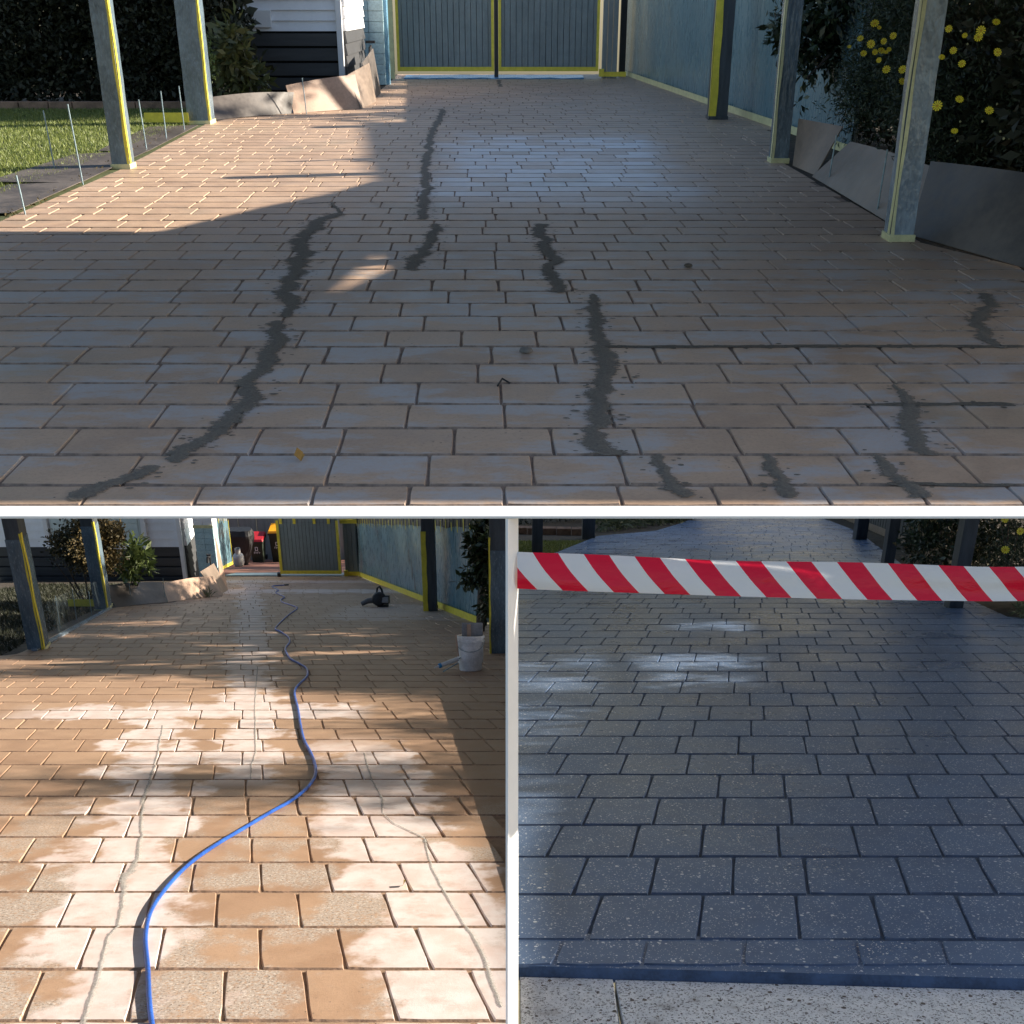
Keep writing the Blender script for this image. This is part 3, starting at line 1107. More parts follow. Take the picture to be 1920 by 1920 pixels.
board('board', 'dark kerb board under leafy shrub, left back of upper driveway', [(-4.45, 17.2, 0), (-3.42, 18.35, 0), (-3.38, 18.5, .30), (-4.6, 17.5, .28)], M['masonite_dark'], .01, .05)
board('board', 'pale curved board standing before the house, upper driveway', [(-3.38, 18.36, .0), (-2.42, 19.25, .0), (-2.55, 19.5, .5), (-3.5, 18.5, .40)], M['masonite_red'], .01, .05)
board('board', 'brown board leaning at the sunny house corner, upper driveway', [(-2.44, 19.2, .0), (-2.35, 20.6, .0), (-2.45, 20.7, .62), (-2.66, 19.4, .50)], M['masonite'], .01)
board('board', 'narrow dark board leaning behind the brown one at house corner', [(-2.42, 20.4, .0), (-2.48, 22.6, .0), (-2.60, 22.7, .78), (-2.56, 20.6, .62)], M['masonite_dark'], .01)
board('board', 'upright brown board leaning beside the middle right post', [(2.98, 12.35, 0), (3.04, 11.62, 0), (3.28, 11.7, .46), (3.03, 12.5, .46)], M['masonite'], .012)
board('board', 'long brown board leaning between two right stakes', [(2.99, 11.55, 0), (2.97, 8.55, 0), (3.28, 8.6, .42), (3.26, 11.3, .36)], M['masonite'], .008, .05)
board('board', 'nearest brown board leaning at right of the nearest right post', [(2.98, 8.5, 0), (3.62, 6.5, 0), (3.95, 6.7, .52), (3.2, 8.9, .48)], M['masonite_dark'], .008, .06)

# hedge, shrubs
h = thing('hedge', 'tall dark clipped hedge behind the upper lawn', 'hedge', (-6.9, 20.2, 0))
leaves('foliage', M['leaf_hedge'], h, [((-9.2 + .55 * j, 20.0 + .15 * math.sin(j * 2), .5 + .75 * q), (.5, .55, .6)) for j in range(9) for q in range(4)], 30000, .10, 11, .5)
leaves('inner_foliage', M['leaf_hedge'], h, [((-9.2 + .55 * j, 20.6, .5 + .75 * q), (.45, .3, .5)) for j in range(9) for q in range(4)], 9000, .2, 14, .6, 0, .1)
stems('stem', h, (-6.9, 20.2, 0), [(-8.6 + j * .6, 20.2, 1.3) for j in range(7)], .03)
s = thing('shrub', 'broad-leaved shrub in front of the grey house base, upper driveway', 'shrub', (-4.25, 19.0, 0))
leaves('foliage', M['leaf_olive'], s, clumps((-4.28, 18.9, .75), (.55, .45, .62), 14, 4, .4), 700, .19, 12, .38, .1, .3)
stems('stem', s, (-4.25, 19.0, 0), [(-4.6, 18.9, .9), (-4.2, 18.8, 1.1), (-3.95, 19, .8)], .018)
s = thing('shrub', 'small yellowish shrub lit by sun beside the farther left post', 'shrub', (-4.75, 18.3, 0))
leaves('foliage', M['leaf_bright'], s, clumps((-4.68, 18.2, .75), (.2, .3, .45), 8, 5, .45), 500, .06, 13, .45, .1, .3)
stems('stem', s, (-4.75, 18.3, 0), [(-4.7, 18.2, .8), (-4.6, 18.2, 1)], .012)

# house corner: weatherboards above, charcoal boards with gaps below, wall returning to the back
ho = thing('house', 'corner of white weatherboard house on charcoal boards, upper driveway', 'house', (-4.4, 21.5, 0))
MB().box((-5.2, 21.75, 1.05), (4.24, .4, 2.1)).build('wall_core', M['void'], ho)
zz = .12
for q in range(4):
    MB().box((-5.2, 21.52, zz + .105), (4.2, .04, .205)).build('charcoal_board', M['grey_board'], ho, bevel=.004)
    zz += .245
for q in range(6):
    z0 = 1.10 + .17 * q
    MB().hexa([(-7.3, 21.50, z0), (-3.06, 21.50, z0), (-3.06, 21.56, z0), (-7.3, 21.56, z0),
               (-7.3, 21.54, z0 + .168), (-3.06, 21.54, z0 + .168), (-3.06, 21.56, z0 + .168), (-7.3, 21.56, z0 + .168)]).build('weatherboard', M['white_wall'], ho)
MB().box((-4.75, 21.47, 1.30), (1.05, .06, .28)).build('window_sill', M['frame_white'], ho, bevel=.006)
MB().box((-3.04, 21.5, 1.05), (.1, .1, 2.1)).build('corner_trim', M['frame_white'], ho, bevel=.005)
for q in range(9):
    z0 = .1 + .2 * q
    MB().hexa([(-3.02, 21.58, z0), (-2.93, 21.58, z0), (-2.93, 24.3, z0), (-3.02, 24.3, z0),
               (-3.02, 21.58, z0 + .19), (-2.96, 21.58, z0 + .19), (-2.96, 24.3, z0 + .19), (-3.02, 24.3, z0 + .19)]).build('side_board', M['grey_board'] if z0 < 1.05 else M['white_wall'], ho)

pl_ = thing('pillar', 'white block pillar wrapped in pale blue plastic left of the upper gate', 'pillar', (-2.9, 24.9, 0))
for q in range(10):
    for e in range(2):
        MB().box((-3.06 + .31 * e, 24.9, .1 + .2 * q), (.304, .42, .194)).build('block', M['teal_pale'], pl_, bevel=.008)
MB().box((-2.58, 24.9, 1.0), (.09, .30, 2.0)).build('plastic_strip', mat('blue_plastic_strip', (.15, .32, .45), .3, .2, 4, .6, 12), pl_)
MB().box((-3.2, 24.67, 1.0), (.06, .02, 2.0)).build('tape_strip', M['tape_cream'], pl_)
tp = thing('garden_tap', 'dark garden tap on the wall by the sunny boards, upper driveway', 'tap', (-2.75, 23.6, .0))
MB().tube([(-2.75, 23.6, 0), (-2.75, 23.6, .8)], .02, 8).build('pipe', M['black'], tp)
MB().tube([(-2.75, 23.6, .72), (-2.75, 23.45, .76), (-2.75, 23.4, .66)], .028, 8).build('spout', M['black'], tp)
MB().box((-2.75, 23.55, .86), (.18, .04, .05)).build('handle', M['black'], tp)

# gate: two ribbed steel leaves under film, yellow tape round each
gz0, gz1 = .15, 2.15
for (x0, x1, lab, fl) in ((-2.56, -.40, 'left leaf of ribbed steel gate edged in yellow tape, upper driveway', 1), (-.30, 1.93, 'right leaf of ribbed steel gate edged in yellow tape, upper driveway', 0)):
    g = thing('gate_leaf', lab, 'gate', ((x0 + x1) / 2, 26.9, 0))
    MB().box(((x0 + x1) / 2, 26.98, (gz0 + gz1) / 2), (x1 - x0, .03, gz1 - gz0)).build('backing', M['void'], g)
    n = 17
    w = (x1 - x0) / n
    for i in range(n):
        cx = x0 + w * (i + .5)
        MB().hexa([(cx - w * .44, 26.94, gz0), (cx + w * .44, 26.94, gz0), (cx + w * .47, 26.965, gz0), (cx - w * .47, 26.965, gz0),
                   (cx - w * .44, 26.94, gz1), (cx + w * .44, 26.94, gz1), (cx + w * .47, 26.965, gz1), (cx - w * .47, 26.965, gz1)]).build('rib', M['rib'], g)
    MB().box(((x0 + x1) / 2, 26.90, gz0 + .045), (x1 - x0, .004, .09)).build('tape_strip', M['tape'], g)
    MB().box((x0 + .03, 26.897, (gz0 + gz1) / 2), (.06, .004, gz1 - gz0)).build('tape_strip', M['tape'], g)
    MB().box((x1 - .03, 26.897, (gz0 + gz1) / 2), (.06, .004, gz1 - gz0)).build('tape_strip', M['tape'], g)
    mb = MB()
    K, J = 12, 6
    for i in range(K + 1):
        for j in range(J + 1):
            u, v_ = i / K, j / J
            mb.v.append(Vector((x0 + (x1 - x0) * u, 26.915 + .012 * math.sin(i * 1.7 + j * .8 + x0), gz0 + (gz1 - gz0) * v_)))
    for i in range(K):
        for j in range(J):
            a = i * (J + 1) + j
            mb.f.append((a, a + J + 1, a + J + 2, a + 1))
    mb.build('plastic_film', M['film'], g, smooth=True)
MB_ = MB().box((-.35, 26.95, 1.0), (.09, .09, 2.0))
tag(MB_.build('gate_post', M['black']), 'dark centre stop post between the two upper gate leaves', 'post')
sh = MB()
for i in range(16):
    x0, x1 = -2.4 + 4.0 * i / 16, -2.4 + 4.0 * (i + 1) / 16
    a, b = .014 + .012 * math.sin(i * 2.1), .014 + .012 * math.sin((i + 1) * 2.1)
    sh.hexa([(x0, 26.62 + a, .004), (x1, 26.62 + b, .004), (x1, 27.3, .004), (x0, 27.3, .004), (x0, 26.62 + a, .012 + a), (x1, 26.62 + b, .012 + b), (x1, 27.3, .05), (x0, 27.3, .05)])
tag(sh.build('ground_sheet', M['blue_sheet']), 'strip of blue plastic sheet laid under the upper gate', 'sheet')
struct(MB().box((0, 27.9, -.02), (6, 1.2, .02)).build('yard_paving', M['edging']))
tag(MB().box((-2.66, 26.8, 1.0), (.10, .12, 2.0)).build('gate_post', M['tape_cream']), 'cream taped post at the left side of the upper gate', 'post')
gp = thing('gate_post', 'ribbed dark post with yellow taped foot right of the upper gate', 'post', (2.18, 26.95, 0))
for q in range(3):
    MB().box((2.06 + .115 * q, 26.95, 1.05), (.105, .12, 2.1)).build('rib', M['rib'], gp, bevel=.01)
MB().box((2.0, 26.88, .12), (.11, .10, .16)).build('base_tape', M['tape'], gp)
MB().box((2.3, 26.87, .09), (.5, .02, .10)).build('base_tape', M['tape'], gp)
tag(MB().box((2.52, 27.6, 1.05), (.14, .14, 2.1)).build('corner_post', M['black']), 'black corner post where upper gate meets the teal sheet', 'post')

FP = [(2.66, 28.7, 0), (3.38, 19.8, 0), (3.66, 16.5, 0), (3.9, 13.4, 0)]
fe = thing('side_fence', 'right side fence of upper driveway under teal plastic with yellow taped foot', 'fence', (3.3, 20, 0))
strip(FP, .0, 2.1, .03, -.03).build('panel', M['rib'], fe)
mb = MB()
K, J = 60, 8
tot = []
for i in range(K + 1):
    u = i / K * 3
    e = min(int(u), 2)
    p = Vector(FP[e]).lerp(Vector(FP[e + 1]), u - e)
    for j in range(J + 1):
        mb.v.append(p + Vector((-.035 - .014 * math.sin(i * .9 + j * .5) - .012 * math.sin(i * .37), 0, .05 + 1.95 * j / J)))
for i in range(K):
    for j in range(J):
        a = i * (J + 1) + j
        mb.f.append((a, a + J + 1, a + J + 2, a + 1))
mb.build('plastic_sheet', M['teal'], fe, smooth=True)
strip(FP, .0, .10, .004, .07).build('tape_strip', M['tape_cream'], fe)

# daisy bush and glossy tree on the right
rnd = random.Random(21)
db = thing('daisy_bush', 'big dark bush with yellow daisies right of the upper driveway', 'bush', (4.4, 10.5, 0))
bl = []
for j in range(34):
    y = rnd.uniform(7.6, 15.5)
    xx = 3.55 + .12 * (y - 8) * .3 + rnd.uniform(.1, 1.4) + (.1 if y > 12 else 0)
    xx = min(xx, .415 * y + .55)
    bl.append(((xx, y, rnd.uniform(.25, 2.0)), (.42, .5, .42)))
for j in range(16):
    bl.append(((3.30 + .05 * (j % 4) + .22 * (j // 4) * .5 + rnd.uniform(0, .3), 9.6 + .28 * j, rnd.uniform(.45, 1.9)), (.34, .45, .42)))
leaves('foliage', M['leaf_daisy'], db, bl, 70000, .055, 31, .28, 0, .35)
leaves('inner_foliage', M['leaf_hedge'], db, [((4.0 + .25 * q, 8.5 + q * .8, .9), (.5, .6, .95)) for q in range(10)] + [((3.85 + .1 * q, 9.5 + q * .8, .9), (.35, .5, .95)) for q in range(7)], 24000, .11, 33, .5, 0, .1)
stems('stem', db, (4.2, 10.5, 0), [(4.0, 9, 1), (4.2, 10, 1.4), (4.4, 12, 1.3), (4.1, 13.5, 1.1)], .02)
FLW = [(2.7, 9.7, 1.26), (2.78, 9.7, 1.32), (2.87, 9.7, 1.28), (2.92, 9.7, 1.4), (3.04, 9.7, 1.34), (2.97, 9.7, 1.3), (2.91, 9.7, 1.22), (2.96, 9.7, 1.23), (3.0, 9.7, 1.22), (3.02, 9.7, 1.24), (2.95, 9.7, 1.16), (3.02, 9.7, 1.09), (3.15, 9.7, 1.09), (3.16, 9.7, 1.0), (2.82, 9.7, 1.21), (2.88, 9.7, 1.43), (2.94, 7.9, 1.39), (3.04, 7.9, 1.42), (3.03, 7.9, 1.38), (2.88, 7.9, 1.3), (2.81, 7.9, 1.26), (2.95, 7.9, 1.22), (3.17, 7.9, 1.29), (3.13, 7.9, 1.47), (2.97, 7.9, 1.0), (3.18, 7.9, 0.93), (2.97, 7.9, 0.8), (2.83, 7.9, 0.96), (2.83, 7.9, 1.43)]
for (x, y, z) in FLW:
    flower(db, (x, y, z), rnd.uniform(.017, .036), rnd)
bb = MB()
for q in range(70):
    y = rnd.uniform(7.4, 11)
    bb.lathe((3.35 + (y - 7) * .04 + rnd.uniform(0, .6), y, rnd.uniform(.3, 1.5)), [(.004, -.008), (.009, 0), (.004, .009)], 6)
bo = bb.build('buds', M['bud'], db)
bo['kind'] = 'stuff'

tr = thing('tree', 'glossy dark-leaved tree hanging over the teal sheet, upper driveway', 'tree', (4.1, 14.6, 0))
MB().tube([(4.15, 14.6, -.1), (4.05, 14.5, .9), (3.9, 14.2, 1.7), (3.8, 14, 2.6)], [.09, .075, .06, .03], 9).build('trunk', M['bark'], tr)
MB().tube([(3.95, 14.3, 1.5), (3.5, 14, 1.35), (3.1, 13.9, 1.15)], [.03, .02, .008], 7).tube([(4.0, 14.4, 1.2), (3.6, 13.8, 1.0), (3.35, 13.6, .8)], [.025, .017, .008], 7).build('limb', M['bark'], tr)
leaves('crown', M['leaf_dark'], tr, clumps((3.75, 14.1, 1.55), (.75, .7, .75), 16, 8, .36) + [((3.15, 13.9, 1.2), (.2, .2, .16)), ((3.05, 13.9, 1.32), (.18, .2, .12)), ((3.35, 13.7, .85), (.14, .15, .14)), ((3.3, 13.8, 1.05), (.18, .2, .14)), ((3.3, 13.7, .5), (.07, .08, .1))], 3800, .12, 17, .42, .5, .25)

# small things lying on the paving
lf = leaves('fallen_leaf', mat('tan_leaf', (.42, .24, .06), .6), None, [((-.80, 3.95, .006), (.004, .004, .001))], 2, .045, 9, .6)
tag(lf, 'small orange fallen leaf near the front of upper driveway', 'leaf')
tag(MB().tube([(-.065, 4.86, .008), (-.045, 4.93, .02), (-.01, 4.9, .008)], .005, 6).build('twig', M['black']), 'small bent twig near centre of upper driveway', 'twig')
st = MB().lathe((.07, 5.41, .0), [(.01, 0), (.035, .008), (.03, .022), (.01, .028)], 9)
tag(st.build('pebble', mat('pebble_stone', (.13, .12, .11), .8), smooth=True), 'dark pebble near centre of the upper driveway', 'pebble')
tag(MB().lathe((1.16, 7.38, 0), [(.01, 0), (.03, .008), (.024, .02), (.006, .026)], 8).build('pebble', mat('pebble_brown', (.10, .08, .06), .8), smooth=True), 'small clod right of centre on the upper driveway', 'pebble')

# added roofs out of the picture, outlined by the shade they throw
def roof(name, label, polys, k, z, mtl):
    off = SUN_DIR * (z / SUN_DIR.z)
    t = None
    for pl0 in polys:
        base = [W(k, a, b) for a, b in pl0]
        top = [p + off * 1.0 for p in base]
        if t is None:
            t = thing(name, label, 'roof', top[0])
        nn = FR[k][2] * .04
        mb = MB()
        b = len(mb.v)
        n = len(top)
        mb.v += top + [p + nn for p in top]
        mb.f.append(tuple(range(n))[::-1])
        mb.f.append(tuple(range(n, 2 * n)))
        for i in range(n):
            j = (i + 1) % n
            mb.f.append((i, j, n + j, n + i))
        mb.build('roof_sheet', mtl, t)
    return t


M['roof'] = mat('roof_sheet', (.30, .31, .32), .6, .1)
roof('shade_roof', 'added unseen flat roof shading the front of the upper driveway', [
    [(-12, 3.6), (-1.0, 3.6), (-1.08, 6.6), (-.9, 8.15), (-.9, 8.62), (-2.62, 8.62), (-12, 8.72)],
    [(-1.0, 3.6), (2.4, 3.6), (3.4, 7.0), (3.8, 8.62), (-.9, 8.62), (-.9, 8.15), (-.72, 7.3), (-1.0, 6.6)],
    [(-2.60, 8.62), (3.8, 8.62), (4.6, 11.2), (-1.29, 11.2), (-1.55, 10.5), (-2.0, 9.8)]], 'T', 2.45, M['roof'])
roof('far_shade_roof', 'added unseen flat roof shading the middle of the upper driveway', [
    [(-1.29, 11.2), (4.6, 11.2), (4.9, 17.0), (-2.1, 17.0)]], 'T', 5.2, M['roof'])


def shade_tree(label, k, s0, s1, d0, d1, z, n, leaf, trunk, seed, spread=.7):
    """added unseen tree, crown placed to dapple the ground between s0..s1, d0..d1"""
    rg = np.random.default_rng(seed)
    off = SUN_DIR * (z / SUN_DIR.z)
    t = thing('tree', label, 'tree', trunk)
    blobs = []
    for _ in range(46):
        p = W(k, rg.uniform(s0, s1), rg.uniform(d0, d1)) + off + Vector(rg.normal(size=3) * spread * .6)
        blobs.append((tuple(p), tuple(rg.uniform(.8, 1.4, 3) * spread)))
    c = sum((Vector(b[0]) for b in blobs), Vector()) / len(blobs)
    base = Vector(trunk)
    mb = MB().tube([base - Z * .3, base.lerp(c, .5) + X * .2, base.lerp(c, .85), c], [.3, .22, .14, .06], 10)
    mb.build('trunk', M['bark'], t)
    mb = MB()
    for b in blobs[::4]:
        mb.tube([base.lerp(c, .7), base.lerp(c, .75).lerp(Vector(b[0]), .5) + Z * .2, Vector(b[0])], [.09, .06, .02], 6)
    mb.build('limb', M['bark'], t)
    leaves('crown', M['leaf_hedge'], t, blobs, n, leaf, seed, .5, .2, .1)
    return t


shade_tree('added unseen tree dappling the back of the upper driveway', 'T', -2.4, 5.0, 17.2, 29, 6.0, 5200, .36, (17.5, 27, -27), 91)
tt = thing('tree', 'added dense tree shading the hedge from behind the right side fence, upper driveway', 'tree', (6.4, 21.0, 0))  # tree added with its crown out of view, to shade the hedge
MB().tube([(6.4, 21, -.1), (6.3, 21, 2.5), (6.2, 21, 5), (6.0, 21, 6.5)], [.22, .18, .12, .05], 10).build('trunk', M['bark'], tt)
leaves('crown', M['leaf_hedge'], tt, clumps((5.7, 21.6, 6.3), (3.9, 3.0, 1.3), 30, 15, .36), 26000, .22, 55, .5, .1, .2)

# ================================================================== LOWER LEFT DRIVEWAY
def gl(x, y, dz=0.0):
    return G('L', x, y, dz)


o, t_, n_ = FR['L']
struct(MB().poly([W('L', -16, 4, -.03), W('L', -2.3, 4, -.03), W('L', -7.3, 15.6, -.03), W('L', -7.0, 16, -.03), W('L', -8.6, 23.8, -.03), W('L', -7.7, 25.6, -.03), W('L', -9.6, 36, -.03), W('L', -9.8, 38, -.03), W('L', -16, 38, -.03)]).build('garden_ground', M['soil']))
struct(MB().poly([W('L', -18, 37.2, -.02), W('L', -4.5, 37.2, -.02), W('L', -4.5, 56, -.02), W('L', -18, 56, -.02)]).build('yard_paving', M['edging']))
pv = NT('red_yard_pavers')
pc = pv.co(dL)
br = pv.n('ShaderNodeTexBrick')
pv.l(pc, br.inputs['Vector'])
br.inputs['Color1'].default_value = (.26, .105, .07, 1)
br.inputs['Color2'].default_value = (.20, .085, .06, 1)
br.inputs['Mortar'].default_value = (.14, .08, .06, 1)
br.inputs['Scale'].default_value = 1.6
pv.l(br.outputs[0], pv.p.inputs['Base Color'])
pv.p.inputs['Roughness'].default_value = .8
bpy.data.objects['yard_paving.001'].data.materials[0] = pv.m

def lawn_l(rg, n):
    d = rg.uniform(14.5, 33, n)
    s = rg.uniform(-14, -7.0, n)
    ok = s < np.interp(d, [15, 16, 23.8, 25, 33], [-7.6, -7.3, -8.9, -8.9, -9.8])
    d, s = d[ok], s[ok]
    o = W('L', 0, 0, -.03)
    return np.stack([s, o.y + FR['L'][1].y * d, o.z + FR['L'][1].z * d], 1)


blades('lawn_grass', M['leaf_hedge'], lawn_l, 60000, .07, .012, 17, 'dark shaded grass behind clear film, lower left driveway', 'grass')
ps = post('L', -7.03, 14.3, .22, 2.7, 'nearer left wrapped post of lower left driveway at picture edge', 1, wrap_h=1.85, tape_h=1.95)
ps = post('L', -8.74, 20.95, .26, 3.0, 'farther left wrapped post of lower left driveway beside rusty shrub', 1, wrap_h=2.0, tape_h=2.1)
post('L', -1.70, 20.45, .26, 3.0, 'right wrapped post of lower left driveway in front of teal sheet', -1, mats=('post', 'tape', 'post'), tape_h=1.9, wrap_h=1.9, fold=.10)
post('L', -.20, 13.85, .22, 3.0, 'wrapped post behind the white bucket', -1, mats=('wrap', 'tape', 'tape_cream'), wrap_h=1.7, tape_h=1.9)
tag(MB().box(gl(-9.15, 20.9, .14), (.62, .004, .17)).build('tape_flag', M['tape']), 'short band of yellow tape left of farther left post, lower left driveway', 'tape')
for (x, y, h, lab) in ((-8.77, 18.25, .68, 'first stake from the left behind clear film'), (-8.06, 17.32, .62, 'second stake from the left behind clear film'),
                       (-8.38, 18.75, .64, 'third stake from the left behind clear film'), (-8.54, 19.83, .5, 'fourth stake from the left behind clear film'),
                       (-8.5, 21.9, .55, 'stake before the dark kerb board right of the rusty shrub'), (-7.98, 22.6, .62, 'stake against the pale curved board, lower left driveway')):
    stake('L', x, y, h, lab, .02)
# clear film barrier between the left posts
mb = MB()
K = 16
for i in range(K + 1):
    a = gl(-6.98, 14.1).lerp(gl(-8.62, 20.9), i / K)
    mb.v += [a + Vector((0, 0, .0)), a + Vector((-.05 + .03 * math.sin(i * 2), 0, .32 + .03 * math.sin(i * 1.3))), a + Vector((-.12 + .03 * math.sin(i), 0, .66 + .03 * math.sin(i)))]
    if i:
        q = 3 * i
        mb.f += [(q - 3, q, q + 1, q - 2), (q - 2, q + 1, q + 2, q - 1)]
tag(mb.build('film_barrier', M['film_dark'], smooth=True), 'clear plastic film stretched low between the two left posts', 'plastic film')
mb = MB()
for i in range(12):
    a, b = gl(-7.0, 14.0).lerp(gl(-8.62, 20.9), i / 12), gl(-7.0, 14.0).lerp(gl(-8.62, 20.9), (i + 1) / 12)
    mb.hexa([a, a + X * .08, b + X * .08, b, a + Z * .04, a + X * .08 + Z * .03, b + X * .08 + Z * .03, b + Z * .04])
tag(mb.build('kerb_strip', M['wrap_pale']), 'grey film-covered kerb strip along the left edge, lower left driveway', 'kerb')

# shrubs on the left
c = gl(-9.5, 21.9)
s = thing('shrub', 'big rusty-brown rounded shrub before white house wall', 'shrub', c)
leaves('foliage', M['leaf_rust'], s, clumps((-9.35, 21.9, c.z + 1.55), (.95, .8, .72), 22, 3, .36), 9000, .075, 41, .5, 0, .45)
leaves('inner_foliage', M['leaf_hedge'], s, [((-9.35, 22.0, c.z + 1.5), (.75, .6, .6))], 2500, .09, 42, .5, 0, .2)
stems('stem', s, (-9.5, 21.9, c.z), [(-10.1, 21.9, c.z + 1.2), (-9.8, 21.8, c.z + 1.4), (-9.4, 21.7, c.z + 1.5), (-9.0, 21.9, c.z + 1.3), (-8.8, 21.7, c.z + 1.0)], .025)
c = gl(-8.55, 22.4)
s = thing('shrub', 'pale green broad-leaved plant before charcoal house base', 'shrub', c)
leaves('foliage', M['leaf_bright'], s, clumps((-8.45, 22.3, c.z + 1.15), (.42, .4, .55), 12, 6, .4), 420, .21, 43, .36, .1, .2)
stems('stem', s, tuple(c), [(-8.7, 22.3, c.z + 1.1), (-8.5, 22.2, c.z + 1.3), (-8.3, 22.3, c.z + .9)], .016)
c = gl(-7.6, 24.2)
gt = thing('grass_tuft', 'small green grass tuft behind the pale curved board', 'plant', c)
leaves('blades', M['leaf_strap'], gt, [((-8.0 + .12 * q, 24.0, c.z + .12), (.1, .1, .1)) for q in range(6)], 260, .16, 44, .12, -.6, .2)

# boards, lower left
def LB(lab, pts, mtl, cv=0.0):
    board('board', lab, [gl(a, b, z) for a, b, z in pts], mtl, .012, cv)


LB('dark kerb board under pale green plant, lower left driveway', [(-8.55, 21.2, 0), (-7.9, 22.55, 0), (-8.1, 22.9, .50), (-9.1, 21.8, .46)], M['masonite_dark'], .05)
LB('pale curved board lying against the garden, lower left driveway', [(-7.92, 22.6, 0), (-7.22, 24.6, 0), (-7.5, 24.9, .52), (-8.15, 22.95, .45)], M['masonite_red'], .08)
LB('grey-brown board leaning at the house corner, lower left driveway', [(-7.3, 24.5, 0), (-7.6, 26.4, 0), (-7.95, 26.6, .80), (-7.75, 24.7, .66)], M['masonite'])
LB('tall narrow tan board leaning on the wrapped pillar', [(-7.72, 26.2, 0), (-7.95, 27.6, 0), (-8.2, 28.0, 1.35), (-8.12, 27.6, 1.55)], M['masonite_red'])

# house, lower left
yb = 31.0
hb = -15.25
ho = thing('house', 'white weatherboard house with shuttered window behind rusty shrub', 'house', (-12.5, yb, hb))
MB().box((-13.3, yb + .5, hb + 2.0), (6.1, .8, 4.4)).build('wall_core', M['void'], ho)
z0 = hb + .14
for q in range(4):
    MB().box((-13.3, yb + .06, z0 + .145), (6.06, .06, .285)).build('charcoal_board', M['grey_board'], ho, bevel=.005)
    z0 += .335
MB().box((-13.3, yb + .06, hb + 1.47), (6.06, .05, .07)).build('charcoal_trim', M['grey_board'], ho)
z0 = -13.76
for q in range(8):
    MB().hexa([(-16.3, yb, z0), (-10.27, yb, z0), (-10.27, yb + .1, z0), (-16.3, yb + .1, z0),
               (-16.3, yb + .05, z0 + .268), (-10.27, yb + .05, z0 + .268), (-10.27, yb + .1, z0 + .268), (-16.3, yb + .1, z0 + .268)]).build('weatherboard', M['white_wall'], ho)
    z0 += .272
MB().box((-10.2, yb - .01, hb + 2.2), (.12, .14, 4.2)).build('corner_trim', M['frame_white'], ho, bevel=.006)
wd = MB().box((-12.75, yb - .05, -13.72), (3.1, .16, .10)).box((-11.27, yb - .04, -12.7), (.14, .12, 1.95)).box((-14.25, yb - .04, -12.7), (.14, .12, 1.95)).box((-12.84, yb - .04, -12.7), (.34, .12, 1.95)).build('window_frame', M['frame_white'], ho, bevel=.008)
for (a, b) in ((-14.12, -13.62), (-13.56, -13.04), (-12.64, -11.99), (-11.93, -11.37)):
    pnl = MB().box(((a + b) / 2, yb - .02, -12.68), (b - a, .04, 1.95)).build('shutter', M['shutter'], ho)
    for q in range(9):
        e = MB()
        zz = -13.5 + .2 * q
        e.hexa([(a + .07, yb - .075, zz), (b - .07, yb - .075, zz), (b - .07, yb - .045, zz), (a + .07, yb - .045, zz),
                (a + .07, yb - .05, zz + .17), (b - .07, yb - .05, zz + .17), (b - .07, yb - .042, zz + .17), (a + .07, yb - .042, zz + .17)])
        sl = e.build('slat', M['shutter'], ho)
        sl.parent = pnl
for q in range(14):
    z0 = hb + .1 + .28 * q
    MB().hexa([(-10.14, yb + .08, z0), (-10.04, yb + .08, z0), (-9.95, yb + 3.4, z0), (-10.14, yb + 3.4, z0),
               (-10.14, yb + .08, z0 + .265), (-10.08, yb + .08, z0 + .265), (-9.99, yb + 3.4, z0 + .265), (-10.14, yb + 3.4, z0 + .265)]).build('side_board', M['grey_board'] if z0 < -13.95 else M['white_wall'], ho)
pil = thing('pillar', 'white block pillar half wrapped in pale blue plastic beside open gate', 'pillar', (-9.4, 31.3, -15.1))
for q in range(13):
    for e in range(2):
        z0 = -15.1 + .2 * q
        MB().box((-9.63 + .30 * e, 31.3, z0 + .1), (.294, .5, .194)).build('block', M['teal_pale'] if z0 < -13.2 else M['white_wall'], pil, bevel=.008)
MB().box((-9.48, 31.03, -13.08), (.62, .01, .10)).build('tape_band', M['tape_cream'], pil)
MB().box((-9.3, 31.02, -14.85), (.22, .01, .12)).build('base_tape', M['tape'], pil)
gz = hz('L', 0, 31.2)
tp = thing('garden_tap', 'dark garden tap and pipe before the wrapped pillar', 'tap', gl(-8.55, 28.3))
b_ = gl(-8.55, 28.3)
MB().tube([b_, b_ + Z * .95], .022, 8).build('pipe', M['black'], tp)
MB().tube([b_ + Z * .95, b_ + Vector((.0, -.2, 1.0)), b_ + Vector((0, -.26, .85))], .04, 8).build('spout', M['black'], tp)
MB().box(b_ + Vector((0, -.08, 1.02)), (.12, .05, .04)).build('handle', M['black'], tp)

